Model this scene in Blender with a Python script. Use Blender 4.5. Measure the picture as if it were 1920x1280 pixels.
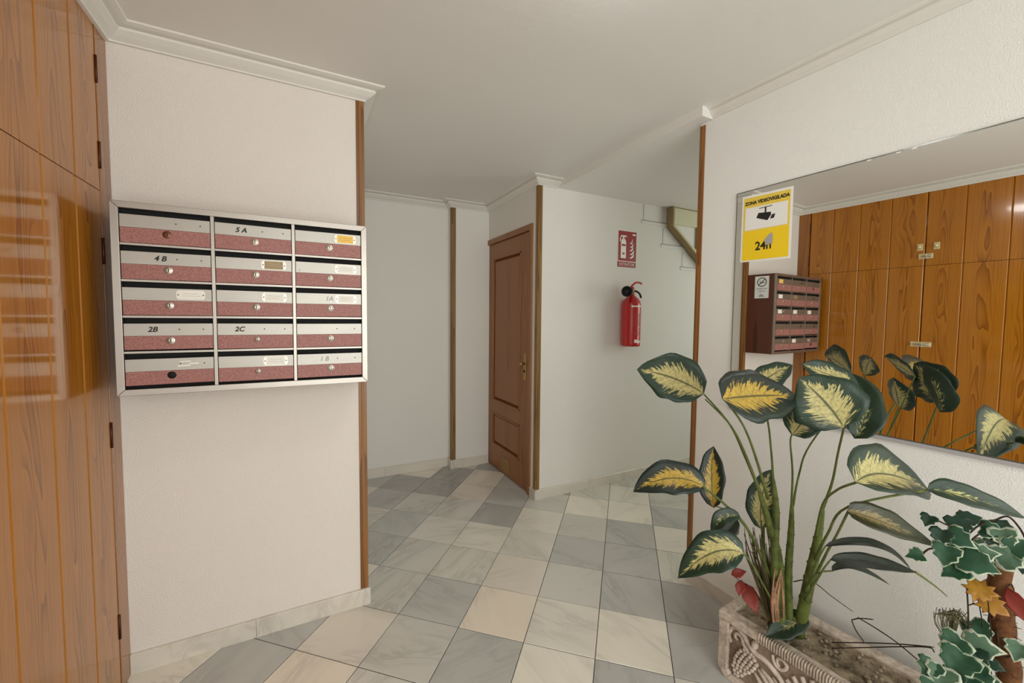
import bpy, bmesh, math, random
from mathutils import Vector, Matrix

for o in list(bpy.data.objects):
    bpy.data.objects.remove(o)
SC = bpy.context.scene
COL = SC.collection
V = Vector

def lin(c):
    return tuple(((x/255)/12.92 if x/255 <= .04045 else ((x/255+.055)/1.055)**2.4) for x in c) + (1,)

# ------------------------------------------------------------------ camera, light, exposure
CAM_H = 1.3825
cd = bpy.data.cameras.new('camera')
cam = bpy.data.objects.new('camera', cd)
COL.objects.link(cam)
cd.sensor_width = 36
cd.lens = 761.39/1920*36
cd.shift_x = .00075
cd.shift_y = -.0025
cd.clip_start = .02
R_ = ((0.888687, -0.458429, 0.008861), (0.015968, 0.050258, 0.998609), (0.458237, 0.887309, -0.051984))
m = Matrix(((R_[0][0], R_[1][0], -R_[2][0]), (R_[0][1], R_[1][1], -R_[2][1]), (R_[0][2], R_[1][2], -R_[2][2]))).to_4x4()
m.translation = (0, 0, CAM_H)
cam.matrix_world = m
SC.camera = cam

world = bpy.data.worlds.new('daylight')
SC.world = world
world.use_nodes = True
world.node_tree.nodes['Background'].inputs[0].default_value = (.93, 1.0, .96, 1)
world.node_tree.nodes['Background'].inputs[1].default_value = .8

def area(name, loc, target, sx, sy, power, color):
    l = bpy.data.lights.new(name, 'AREA')
    l.shape = 'RECTANGLE'
    l.size, l.size_y = sx, sy
    l.energy = power
    l.color = color
    o = bpy.data.objects.new(name, l)
    COL.objects.link(o)
    o.location = loc
    o.rotation_euler = (V(target)-V(loc)).to_track_quat('-Z', 'Y').to_euler()
    return o
# daylight that comes in through the street entrance behind the camera and down the stairwell
area('entrance_daylight', (.6, -2.15, 1.25), (.6, 2, 1.25), 2.2, 2.2, 70, (.97, 1, .97))
area('stairwell_daylight', (4.3, 1.5, 1.5), (2.2, 2.6, 1.2), 1.4, 1.4, 26, (.93, 1, .90))
LAMP_STRENGTH = 35
LAMP_COLOR = (1, .97, .955, 1)
SC.view_settings.view_transform = 'Standard'
SC.view_settings.look = 'None'
SC.view_settings.gamma = 1
SC.view_settings.use_curve_mapping = False
SC.view_settings.exposure = -.12
SC.cycles.use_denoising = True
SC.cycles.max_bounces = 10
SC.cycles.diffuse_bounces = 6
SC.cycles.glossy_bounces = 6
SC.cycles.sample_clamp_indirect = 8

# ------------------------------------------------------------------ node helpers and materials
class NT:
    def __init__(s, name, rough=.5, metal=0, spec=.5, coat=0):
        s.m = bpy.data.materials.new(name)
        s.m.use_nodes = True
        s.t = s.m.node_tree
        s.b = s.t.nodes['Principled BSDF']
        s.b.inputs['Roughness'].default_value = rough
        s.b.inputs['Metallic'].default_value = metal
        s.b.inputs['Specular IOR Level'].default_value = spec
        s.b.inputs['Coat Weight'].default_value = coat
    def n(s, typ, **kw):
        nd = s.t.nodes.new(typ)
        for k, v in kw.items():
            if hasattr(nd, k):
                setattr(nd, k, v)
            else:
                nd.inputs[k].default_value = v
        return nd
    def l(s, a, b):
        s.t.links.new(a, b)
    def math(s, op, a, b=None, c=None, clamp=False):
        nd = s.t.nodes.new('ShaderNodeMath')
        nd.operation = op
        nd.use_clamp = clamp
        for i, v in enumerate((a, b, c)):
            if v is None:
                continue
            if isinstance(v, (int, float)):
                nd.inputs[i].default_value = v
            else:
                s.l(v, nd.inputs[i])
        return nd.outputs[0]
    def smooth(s, v, a, b):
        nd = s.t.nodes.new('ShaderNodeMapRange')
        nd.interpolation_type = 'SMOOTHSTEP'
        s.l(v, nd.inputs['Value'])
        nd.inputs['From Min'].default_value = a
        nd.inputs['From Max'].default_value = b
        return nd.outputs[0]
    def mix(s, f, a, b):
        nd = s.t.nodes.new('ShaderNodeMix')
        nd.data_type = 'RGBA'
        for v, k in ((f, 0), (a, 6), (b, 7)):
            if isinstance(v, (int, float)):
                nd.inputs[k].default_value = v
            elif isinstance(v, tuple):
                nd.inputs[k].default_value = v
            else:
                s.l(v, nd.inputs[k])
        return nd.outputs[2]
    def coords(s, kind='Object', scale=(1, 1, 1), rnd=0):
        tc = s.t.nodes.new('ShaderNodeTexCoord')
        mp = s.t.nodes.new('ShaderNodeMapping')
        s.l(tc.outputs[kind], mp.inputs['Vector'])
        mp.inputs['Scale'].default_value = scale
        if rnd:
            oi = s.t.nodes.new('ShaderNodeObjectInfo')
            cb = s.t.nodes.new('ShaderNodeCombineXYZ')
            r = s.math('MULTIPLY', oi.outputs['Random'], rnd)
            s.l(r, cb.inputs[0]); s.l(r, cb.inputs[2])
            s.l(cb.outputs[0], mp.inputs['Location'])
        return mp.outputs[0]
    def noise(s, vec, scale, detail=2, rough=.5, dist=0):
        nd = s.t.nodes.new('ShaderNodeTexNoise')
        s.l(vec, nd.inputs['Vector'])
        nd.inputs['Scale'].default_value = scale
        nd.inputs['Detail'].default_value = detail
        nd.inputs['Roughness'].default_value = rough
        nd.inputs['Distortion'].default_value = dist
        return nd.outputs[0]
    def bump(s, h, strength, dist):
        nd = s.t.nodes.new('ShaderNodeBump')
        nd.inputs['Strength'].default_value = strength
        nd.inputs['Distance'].default_value = dist
        s.l(h, nd.inputs['Height'])
        s.l(nd.outputs[0], s.b.inputs['Normal'])
    def color(s, c):
        if isinstance(c, tuple):
            s.b.inputs['Base Color'].default_value = c
        else:
            s.l(c, s.b.inputs['Base Color'])

def flat(name, rgb, rough=.5, metal=0, var=.06, scale=60, coat=0, spec=.5):
    """plain painted or metal finish with a little unevenness"""
    k = NT(name, rough, metal, spec, coat)
    c = lin(rgb)
    n = k.noise(k.coords('Object'), scale, 2)
    d = tuple(x*(1-var) for x in c[:3])+(1,)
    e = tuple(min(1, x*(1+var)) for x in c[:3])+(1,)
    k.color(k.mix(n, d, e))
    return k.m

def plaster(name, rgb, grain, strength, rough=.75, var=.02):
    k = NT(name, rough, spec=.3)
    v = k.coords('Object')
    n1 = k.noise(v, grain, 3, .55)
    n2 = k.noise(v, 1.3, 2)
    c = lin(rgb)
    k.color(k.mix(n2, tuple(x*(1-var) for x in c[:3])+(1,), tuple(min(1, x*(1+var)) for x in c[:3])+(1,)))
    k.bump(k.smooth(n1, .35, .72), strength, .004)
    return k.m

def wood(name, light, dark, rough=.3, coat=0, rings=9, scale=(5, 5, .75), rnd=40, mid=None, streak=.35, spec=.5, edge=11):
    """flat sawn boards: contour rings of a field stretched along the board (local z is the length)"""
    k = NT(name, rough, spec=spec, coat=coat)
    k.b.inputs['Coat Roughness'].default_value = .06
    v = k.coords('Object', scale, rnd)
    f = k.noise(v, 1.0, 1.5, .4)
    tc = k.t.nodes.new('ShaderNodeTexCoord')
    sp = k.t.nodes.new('ShaderNodeSeparateXYZ')
    k.l(tc.outputs['Object'], sp.inputs[0])
    y2 = k.math('MULTIPLY', k.math('POWER', k.math('ABSOLUTE', sp.outputs[1]), 1.5), edge)
    f = k.math('ADD', f, y2)
    ring = k.math('FRACT', k.math('MULTIPLY', f, rings))
    ring = k.math('POWER', ring, 2.2)
    ring = k.math('MULTIPLY', ring, k.math('SUBTRACT', 1, k.math('MULTIPLY', k.smooth(k.math('ABSOLUTE', sp.outputs[1]), .02, .06), .75)))
    fine = k.noise(k.coords('Object', (160, 160, 3), rnd), 1, 2)
    tone = k.noise(k.coords('Object', (2, 2, .5), rnd), 1, 1)
    c = k.mix(ring, lin(light), lin(dark))
    c = k.mix(k.math('MULTIPLY', k.smooth(fine, .45, .75), streak), c, lin(dark))
    if mid:
        c = k.mix(k.math('MULTIPLY', tone, .5), c, lin(mid))
    k.color(c)
    k.bump(k.math('SUBTRACT', 1, ring), .05, .001)
    return k.m

def marble(name, use_obj_color=True, base=(190, 184, 172)):
    k = NT(name, .2, spec=.45)
    oi = k.t.nodes.new('ShaderNodeObjectInfo')
    tc = k.t.nodes.new('ShaderNodeTexCoord')
    vr = k.t.nodes.new('ShaderNodeVectorRotate')
    vr.rotation_type = 'Z_AXIS'
    k.l(tc.outputs['Object'], vr.inputs['Vector'])
    k.l(k.math('MULTIPLY', oi.outputs['Random'], 40), vr.inputs['Angle'])
    mp = k.t.nodes.new('ShaderNodeMapping')
    k.l(vr.outputs[0], mp.inputs['Vector'])
    mp.inputs['Scale'].default_value = (2.2, 9, 4)
    cb = k.t.nodes.new('ShaderNodeCombineXYZ')
    k.l(k.math('MULTIPLY', oi.outputs['Random'], 77), cb.inputs[0])
    k.l(cb.outputs[0], mp.inputs['Location'])
    n = k.noise(mp.outputs[0], 1.2, 5, .6, .8)
    cloud = k.noise(mp.outputs[0], .55, 3, .5)
    vein = k.smooth(k.math('ABSOLUTE', k.math('SUBTRACT', n, .5)), .0, .085)
    col = oi.outputs['Color'] if use_obj_color else lin(base)
    dark = k.t.nodes.new('ShaderNodeMix'); dark.data_type = 'RGBA'; dark.blend_type = 'MULTIPLY'
    dark.inputs[0].default_value = 1
    if use_obj_color:
        k.l(col, dark.inputs[6])
    else:
        dark.inputs[6].default_value = col
    dark.inputs[7].default_value = (.72, .72, .72, 1)
    f = k.math('MULTIPLY', k.math('SUBTRACT', 1, vein), k.smooth(cloud, .42, .66))
    c = k.mix(k.math('MULTIPLY', f, .75), col, dark.outputs[2])
    c = k.mix(k.math('MULTIPLY', k.smooth(cloud, .3, .7), .28), c, dark.outputs[2])
    k.color(c)
    k.l(k.math('ADD', k.math('MULTIPLY', cloud, .12), .15), k.b.inputs['Roughness'])
    return k.m

def leaf_mat(name, green, green2, cream, amount, rough=.42):
    """variegated leaf: cream feathering along the side veins, u along the midrib, v across"""
    k = NT(name, rough, spec=.45)
    uv = k.t.nodes.new('ShaderNodeUVMap')
    sp = k.t.nodes.new('ShaderNodeSeparateXYZ')
    k.l(uv.outputs[0], sp.inputs[0])
    t = sp.outputs[0]
    side = k.math('SUBTRACT', k.math('MULTIPLY', sp.outputs[1], 2), 1)
    s = k.math('ABSOLUTE', side)
    oi = k.t.nodes.new('ShaderNodeObjectInfo')
    rnd = k.math('MULTIPLY', oi.outputs['Random'], 50)
    q = k.math('SUBTRACT', t, k.math('MULTIPLY', s, .28))
    cb = k.t.nodes.new('ShaderNodeCombineXYZ')
    k.l(k.math('MULTIPLY', q, 30), cb.inputs[0])
    k.l(k.math('MULTIPLY', side, 2.2), cb.inputs[1])
    k.l(rnd, cb.inputs[2])
    n = k.noise(cb.outputs[0], 1, 3, .65)
    bound = k.math('ADD', k.math('MULTIPLY', k.math('SUBTRACT', n, .5), 1.5), amount)
    bound = k.math('SUBTRACT', bound, k.math('MULTIPLY', k.math('POWER', k.math('ABSOLUTE', k.math('SUBTRACT', t, .38)), 2), 1.7))
    mask = k.smooth(k.math('SUBTRACT', bound, s), -.03, .07)
    vein = k.math('ABSOLUTE', k.math('SUBTRACT', k.math('FRACT', k.math('MULTIPLY', q, 6)), .5))
    vein = k.math('SUBTRACT', 1, k.smooth(vein, .0, .05))
    n2 = k.noise(cb.outputs[0], .6, 2)
    g = k.mix(n2, lin(green), lin(green2))
    mott = k.noise(k.coords('Object', rnd=9), 120, 3)
    cr = k.mix(k.smooth(mott, .35, .7), lin(cream), tuple(a*.62+b*.2 for a, b in zip(lin(cream)[:3], lin(green)[:3]))+(1,))
    c = k.mix(mask, g, cr)
    c = k.mix(k.math('MULTIPLY', vein, .5), c, lin(green2))
    rib = k.math('SUBTRACT', 1, k.smooth(s, .015, .06))
    rib = k.math('MULTIPLY', rib, k.math('SUBTRACT', 1, k.smooth(t, .7, .95)))
    c = k.mix(k.math('MULTIPLY', rib, .85), c, lin((46, 52, 24)))
    k.color(c)
    k.bump(k.math('ADD', k.smooth(s, 0, .05), k.math('MULTIPLY', vein, -.4)), .35, .002)
    return k.m

def ivy_mat(name, green, green2, cream, edge):
    k = NT(name, .5, spec=.4)
    uv = k.t.nodes.new('ShaderNodeUVMap')
    sp = k.t.nodes.new('ShaderNodeSeparateXYZ')
    k.l(uv.outputs[0], sp.inputs[0])
    n = k.noise(k.coords('Object', rnd=30), 90, 2)
    n2 = k.noise(k.coords('Object', rnd=30), 35, 2)
    r = k.math('ADD', sp.outputs[0], k.math('MULTIPLY', k.math('SUBTRACT', n, .5), .35))
    c = k.mix(n2, lin(green), lin(green2))
    c = k.mix(k.smooth(r, edge, edge+.07), c, lin(cream))
    k.color(c)
    return k.m

def stone_mat(name, a, b, scale=45, strength=.5, rough=.85):
    k = NT(name, rough, spec=.25)
    v = k.coords('Object')
    n = k.noise(v, scale, 4, .65)
    n2 = k.noise(v, 9, 3, .6)
    k.color(k.mix(k.smooth(k.math('ADD', k.math('MULTIPLY', n, .5), k.math('MULTIPLY', n2, .5)), .35, .65), lin(a), lin(b)))
    k.bump(n, strength, .003)
    return k.m

def brushed(name, rgb, rough=.35):
    k = NT(name, rough, .9)
    n = k.noise(k.coords('Object', (4, 4, 900)), 1, 2)
    n2 = k.noise(k.coords('Object'), 14, 2)
    c = lin(rgb)
    k.color(k.mix(n2, tuple(x*.9 for x in c[:3])+(1,), c))
    k.l(k.math('ADD', k.math('MULTIPLY', n, .15), rough-.07), k.b.inputs['Roughness'])
    return k.m

def hammered(name, rgb, rgb2):
    k = NT(name, .5, spec=.4)
    v = k.coords('Object')
    n = k.noise(v, 260, 2, .6)
    k.color(k.mix(k.smooth(n, .38, .62), lin(rgb), lin(rgb2)))
    k.bump(n, .25, .001)
    return k.m

M = dict(
    wall=plaster('textured white plaster', (226, 217, 209), 200, .35),
    wall_mirror=plaster('rough white plaster', (232, 231, 227), 240, .22),
    wall_smooth=plaster('smooth white plaster', (224, 220, 214), 60, .06),
    ceiling=plaster('white ceiling paint', (228, 225, 221), 40, .05, .6),
    cornice=flat('white gypsum', (222, 218, 211), .6, var=.015),
    pine=wood('varnished pine', (180, 114, 30), (114, 58, 8), .16, .4, 9, (12, 12, 1.9), mid=(162, 98, 18), edge=22, spec=.35),
    pine_frame=wood('varnished pine frame', (158, 98, 28), (118, 66, 12), .25, .5, 5, (4, 4, .5), mid=(140, 82, 28)),
    trim=wood('brown wood strip', (146, 98, 46), (108, 66, 24), .45, .1, 4, (14, 14, .8)),
    trim_dark=wood('dark wood strip', (142, 106, 56), (104, 72, 30), .45, .1, 4, (14, 14, .8)),
    door=wood('sapele door veneer', (152, 98, 50), (118, 70, 28), .4, .15, 8, (5, 5, .5), mid=(134, 82, 36), streak=.6),
    cab=wood('mahogany cabinet side', (96, 46, 24), (66, 26, 12), .4, .2, 4, (6, 6, .5), rnd=3),
    marble=marble('marble tile'),
    slab=marble('marble skirting', False, (216, 208, 196)),
    grout=flat('dark grout', (58, 52, 45), .9, var=.15),
    alu=brushed('brushed aluminium', (168, 160, 152)),
    alu2=brushed('aluminium door strip', (166, 160, 152), .42),
    maroon=hammered('maroon hammered paint', (140, 90, 84), (168, 116, 108)),
    black=flat('black void', (10, 9, 9), .8),
    ink=flat('black ink', (28, 25, 24), .7),
    steel=flat('bright steel', (190, 182, 172), .38, .9, var=.03),
    brass=flat('aged brass', (170, 140, 84), .35, .85, var=.1),
    pale_brass=flat('pale lacquered brass', (216, 198, 152), .4, .25, var=.06),
    bronze=flat('dull bronze lock', (120, 78, 60), .4, .7, var=.1),
    paper=flat('white card', (232, 228, 218), .7, var=.02),
    paper_y=flat('yellow card', (232, 190, 92), .7, var=.05),
    paper_b=flat('browned card', (150, 128, 92), .5, .2, var=.15, scale=90),
    yellow=flat('yellow print', (244, 208, 28), .5, var=.03),
    pyellow=flat('faded yellow print', (232, 202, 78), .5, var=.05),
    white=flat('white print', (236, 235, 230), .5, var=.02),
    grey=flat('grey print', (168, 164, 166), .6, var=.05),
    red=flat('red enamel', (186, 22, 26), .28, var=.05, coat=.4),
    red_sign=flat('red sign print', (150, 26, 28), .45, var=.04),
    rubber=flat('black rubber', (16, 16, 17), .55),
    hinge=flat('brown steel hinge', (74, 34, 16), .45, .4),
    cream_wood=flat('cream paint', (206, 200, 172), .6, var=.03),
    tan=flat('tan paint', (150, 132, 90), .6, var=.05),
    vent=flat('beige plastic', (150, 116, 68), .6, var=.1),
    stone=stone_mat('cast stone', (160, 144, 128), (214, 200, 186), 60, .35),
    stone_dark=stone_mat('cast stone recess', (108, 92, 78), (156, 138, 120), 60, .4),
    soil=stone_mat('dry potting soil', (92, 80, 64), (164, 148, 124), 40, .9),
    cane=stone_mat('green cane', (106, 118, 56), (70, 76, 36), 30, .2, .6),
    stalk=stone_mat('green stalk', (104, 114, 56), (74, 86, 40), 30, .1, .55),
    dry=stone_mat('dry stem', (92, 78, 48), (64, 58, 38), 40, .2),
    husk=stone_mat('dry husk', (176, 136, 108), (128, 92, 70), 40, .2),
    bark=stone_mat('brown bark', (112, 72, 40), (70, 40, 22), 60, .9),
    twig=stone_mat('dark twig', (62, 48, 36), (44, 34, 26), 60, .2),
    grass=stone_mat('dry moss', (104, 100, 66), (60, 60, 40), 60, .2),
    leaf0=leaf_mat('cream variegated leaf', (34, 60, 40), (18, 36, 26), (190, 178, 116), .55),
    leaf1=leaf_mat('yellow variegated leaf', (26, 42, 32), (18, 28, 24), (184, 152, 58), .52),
    leaf2=leaf_mat('mostly green leaf', (36, 58, 36), (22, 38, 26), (176, 172, 110), .16),
    leaf3=leaf_mat('dark green leaf', (46, 50, 38), (28, 34, 26), (90, 90, 60), -.2),
    leaf4=leaf_mat('brown green leaf', (62, 62, 36), (40, 44, 28), (138, 120, 76), .38),
    ivy0=ivy_mat('ivy leaf with cream edge', (48, 92, 62), (26, 58, 40), (176, 186, 160), .88),
    ivy1=ivy_mat('dark ivy leaf', (30, 62, 42), (22, 48, 34), (150, 164, 140), .97),
    ivy2=ivy_mat('pale ivy leaf', (96, 122, 98), (54, 86, 64), (186, 194, 172), .80),
    maple=ivy_mat('yellow maple leaf', (190, 142, 44), (140, 92, 30), (120, 60, 24), .9),
    redleaf=ivy_mat('red silk leaf', (140, 46, 34), (104, 32, 24), (140, 40, 30), .95),
    pinkleaf=ivy_mat('pink silk leaf', (196, 100, 90), (156, 70, 64), (180, 90, 80), .95),
)
k = NT('silvered mirror glass', .0, 1)
k.color((.86, .87, .85, 1))
M['mirror'] = k.m
k = NT('bevelled glass edge', .15, .6)
k.color(lin((120, 124, 118)))
M['glass_edge'] = k.m
k = NT('opal glass lamp', .3)
k.color((.9, .9, .88, 1))
k.b.inputs['Emission Color'].default_value = LAMP_COLOR
k.b.inputs['Emission Strength'].default_value = LAMP_STRENGTH
M['lamp'] = k.m

# ------------------------------------------------------------------ geometry helpers
def world_loc(o):
    v = V((0, 0, 0))
    while o:
        v += o.location
        o = o.parent
    return v

class G:
    """collects geometry in world coordinates, then becomes one mesh object"""
    def __init__(s):
        s.v = []; s.f = []; s.uv = {}; s.smooth = set()
    def add(s, vs, fs, smooth=False):
        b = len(s.v)
        s.v += [V(x) for x in vs]
        for f in fs:
            if smooth:
                s.smooth.add(len(s.f))
            s.f.append([b+i for i in f])
        return b
    def box(s, a, b):
        x0, y0, z0 = (min(p, q) for p, q in zip(a, b))
        x1, y1, z1 = (max(p, q) for p, q in zip(a, b))
        s.add([(x0, y0, z0), (x1, y0, z0), (x1, y1, z0), (x0, y1, z0), (x0, y0, z1), (x1, y0, z1), (x1, y1, z1), (x0, y1, z1)],
              [(3, 2, 1, 0), (4, 5, 6, 7), (0, 1, 5, 4), (1, 2, 6, 5), (2, 3, 7, 6), (3, 0, 4, 7)])
        return s
    def obox(s, o, ax, ay, az):
        """box from corner o along three edge vectors"""
        o, ax, ay, az = V(o), V(ax), V(ay), V(az)
        p = [o, o+ax, o+ax+ay, o+ay]
        fs = [(3, 2, 1, 0), (4, 5, 6, 7), (0, 1, 5, 4), (1, 2, 6, 5), (2, 3, 7, 6), (3, 0, 4, 7)]
        if ax.cross(ay).dot(az) < 0:
            fs = [tuple(reversed(f)) for f in fs]
        s.add(p+[q+az for q in p], fs)
        return s
    def prism(s, poly, d):
        """extrude a planar polygon (world points) by vector d"""
        poly = [V(p) for p in poly]; d = V(d); n = len(poly)
        nrm = V((0, 0, 0))
        for i in range(n):
            nrm += (poly[i]-poly[0]).cross(poly[(i+1) % n]-poly[0])
        fs = [list(range(n)), list(range(2*n-1, n-1, -1))]+[[i, i+n, (i+1) % n+n, (i+1) % n] for i in range(n)]
        if nrm.dot(d) > 0:
            fs = [list(reversed(f)) for f in fs]
        s.add(poly+[p+d for p in poly], fs)
        return s
    def tube(s, pts, rad, seg=8, closed=True):
        pts = [V(p) for p in pts]; n = len(pts)
        if isinstance(rad, (int, float)):
            rad = [rad]*n
        up = V((0, 0, 1)); rings = []; prev = None
        for i, p in enumerate(pts):
            d = (pts[min(i+1, n-1)]-pts[max(i-1, 0)]).normalized()
            if prev is None:
                a = d.cross(up)
                if a.length < .05:
                    a = d.cross(V((1, 0, 0)))
            else:
                a = prev-d*prev.dot(d)
            a.normalize(); prev = a
            b = d.cross(a)
            rings.append([p+(a*math.cos(2*math.pi*j/seg)+b*math.sin(2*math.pi*j/seg))*rad[i] for j in range(seg)])
        vs = [q for r in rings for q in r]
        fs = [[i*seg+j, i*seg+(j+1) % seg, (i+1)*seg+(j+1) % seg, (i+1)*seg+j] for i in range(n-1) for j in range(seg)]
        fs += [list(range(seg-1, -1, -1)), [(n-1)*seg+j for j in range(seg)]]
        s.add(vs, fs, True)
        return s
    def lathe(s, o, axis, prof, seg=20):
        """profile of (distance along axis, radius) turned about the axis through o"""
        o, axis = V(o), V(axis).normalized()
        a = axis.cross(V((0, 0, 1)))
        if a.length < .05:
            a = axis.cross(V((1, 0, 0)))
        a.normalize(); b = axis.cross(a)
        vs = []; n = len(prof)
        for h, r in prof:
            for j in range(seg):
                t = 2*math.pi*j/seg
                vs.append(o+axis*h+(a*math.cos(t)+b*math.sin(t))*r)
        fs = [[i*seg+j, i*seg+(j+1) % seg, (i+1)*seg+(j+1) % seg, (i+1)*seg+j] for i in range(n-1) for j in range(seg)]
        fs += [list(range(seg-1, -1, -1)), [(n-1)*seg+j for j in range(seg)]]
        s.add(vs, fs, True)
        return s
    def ball(s, c, rx, ry=None, rz=None, seg=10, rings=6):
        ry = ry or rx; rz = rz or rx; c = V(c)
        vs = [c+V((0, 0, rz))]
        for i in range(1, rings):
            t = math.pi*i/rings
            vs += [c+V((rx*math.sin(t)*math.cos(2*math.pi*j/seg), ry*math.sin(t)*math.sin(2*math.pi*j/seg), rz*math.cos(t))) for j in range(seg)]
        vs.append(c-V((0, 0, rz)))
        fs = [[0, 1+j, 1+(j+1) % seg] for j in range(seg)]
        for i in range(rings-2):
            fs += [[1+i*seg+j, 1+(i+1)*seg+j, 1+(i+1)*seg+(j+1) % seg, 1+i*seg+(j+1) % seg] for j in range(seg)]
        e = len(vs)-1
        fs += [[e, e-seg+(j+1) % seg, e-seg+j] for j in range(seg)]
        s.add(vs, fs, True)
        return s
    def make(s, name, mat, parent=None, at=None, bevel=0, thick=0, label=None, sub=0):
        """link as an object; at = the world point that becomes its origin"""
        base = world_loc(parent) if parent else V((0, 0, 0))
        org = V(at) if at is not None else base
        me = bpy.data.meshes.new(name)
        me.from_pydata([v-org for v in s.v], [], s.f)
        if s.smooth:
            for i in s.smooth:
                me.polygons[i].use_smooth = True
        if s.uv:
            ul = me.uv_layers.new(name='UVMap')
            for lp in me.loops:
                ul.data[lp.index].uv = s.uv.get(lp.vertex_index, (0, 0))
        me.materials.append(M[mat])
        o = bpy.data.objects.new(name, me)
        COL.objects.link(o)
        if parent:
            o.parent = parent
        o.location = org-base
        if bevel:
            b = o.modifiers.new('bevel', 'BEVEL'); b.width = bevel; b.segments = 2; b.limit_method = 'ANGLE'
        if thick:
            b = o.modifiers.new('thickness', 'SOLIDIFY'); b.thickness = thick; b.offset = 0
        if label:
            o['label'] = label
        return o

def thing(name, label, cat, loc, group=None):
    o = bpy.data.objects.new(name, None)
    COL.objects.link(o)
    o.location = loc
    o.empty_display_size = .05
    o['label'] = label; o['category'] = cat
    if group:
        o['group'] = group
    return o

def struct(o, label, cat):
    o['kind'] = 'structure'; o['label'] = label; o['category'] = cat
    return o

def text(name, body, size, loc, xd, nrm, mat, parent, align='CENTER', sx=1, shear=0, bold=0):
    """lettering set flat on a surface"""
    c = bpy.data.curves.new(name, 'FONT')
    c.body = body; c.size = size; c.extrude = .0002; c.resolution_u = 4; c.offset = bold
    c.align_x = align; c.align_y = 'CENTER'; c.shear = shear
    tmp = bpy.data.objects.new(name, c)
    COL.objects.link(tmp)
    me = bpy.data.meshes.new_from_object(tmp)
    bpy.data.objects.remove(tmp); bpy.data.curves.remove(c)
    me.materials.clear(); me.materials.append(M[mat])
    o = bpy.data.objects.new(name, me)
    COL.objects.link(o)
    xd, nrm = V(xd).normalized(), V(nrm).normalized()
    yd = nrm.cross(xd)
    mm = Matrix((xd, yd, nrm)).transposed().to_4x4()
    o.parent = parent
    o.rotation_euler = mm.to_euler()
    o.location = V(loc)-world_loc(parent)
    o.scale = (sx, 1, 1)
    return o

def bez(a, m, b, t):
    """quadratic through a, m (at t=.5), b"""
    c = V(m)*2-(V(a)+V(b))*.5
    return V(a)*(1-t)**2+c*2*t*(1-t)+V(b)*t*t

def spline(pts, n):
    pts = [V(p) for p in pts]
    out = []
    k = len(pts)
    for i in range(k-1):
        p0, p1, p2, p3 = pts[max(i-1, 0)], pts[i], pts[i+1], pts[min(i+2, k-1)]
        for j in range(n):
            t = j/n
            out.append(.5*((2*p1)+(p2-p0)*t+(2*p0-5*p1+4*p2-p3)*t*t+(3*p1-p0-3*p2+p3)*t**3))
    out.append(pts[-1])
    return out

def lerp_list(r, n):
    k = len(r)-1; out = []
    for i in range(k):
        out += [r[i]+(r[i+1]-r[i])*j/n for j in range(n)]
    return out+[r[-1]]

def sweep(path, prof, close_ends=True):
    """profile (out, z) swept along a floor plan path whose room side is on its right, with mitred corners"""
    g = G(); n = len(path); k = len(prof); rows = []
    for i, p in enumerate(path):
        p = V((p[0], p[1], 0)); dirs = []
        if i > 0:
            dirs.append((p-V((path[i-1][0], path[i-1][1], 0))).normalized())
        if i < n-1:
            dirs.append((V((path[i+1][0], path[i+1][1], 0))-p).normalized())
        ns = [V((d.y, -d.x, 0)) for d in dirs]
        if len(ns) == 2:
            b = (ns[0]+ns[1]).normalized(); b = b/max(.3, b.dot(ns[0]))
        else:
            b = ns[0]
        rows.append([p+b*o+V((0, 0, z)) for o, z in prof])
    vs = [v for r in rows for v in r]
    fs = [[i*k+j, i*k+(j+1) % k, (i+1)*k+(j+1) % k, (i+1)*k+j] for i in range(n-1) for j in range(k)]
    fs += [list(range(k-1, -1, -1)), [(n-1)*k+j for j in range(k)]]
    g.add(vs, fs)
    return g

# ------------------------------------------------------------------ room shell  (x runs along the mailbox wall, y away from it, metres)
CX = -.605            # face of the built-in cupboard
PX1, PY0 = .262, 2.0  # pillar that carries the mailboxes
BY, B2X, B2Y = 3.58, 1.2, 3.49
DX, EY = 1.56, 2.6    # door wall, wall with the extinguisher
ZC, ZL = 2.405, 2.357  # ceilings
A = math.radians(2.2)  # the mirror wall is not quite square to the rest
RW0 = V((1.798, 1.424, 0)); RD = V((math.sin(A), -math.cos(A), 0)); RN = V((-math.cos(A), -math.sin(A), 0))
def rw(s, out, z):
    """point on the mirror wall: s metres from its free end, out from its face"""
    return RW0+RD*s+RN*out+V((0, 0, z))

struct(G().box((CX-.25, -2.2, 0), (CX-.06, PY0, 2.5)).make('wall_left', 'wall_smooth'), 'white wall behind the pine cupboard', 'wall')
struct(G().box((CX-.25, PY0, 0), (PX1, BY+.15, 2.5)).make('wall_pillar', 'wall'), 'white textured wall that carries the mailboxes', 'wall')
struct(G().box((PX1, BY, 0), (B2X, BY+.15, 2.5)).make('wall_back', 'wall_smooth'), 'smooth white far wall beyond the mailbox wall', 'wall')
struct(G().box((B2X, B2Y, 0), (DX+.12, BY+.15, 2.5)).make('wall_back_pier', 'wall_smooth'), 'narrow white pier beside the brown door, edged by a wood strip', 'wall')
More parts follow.
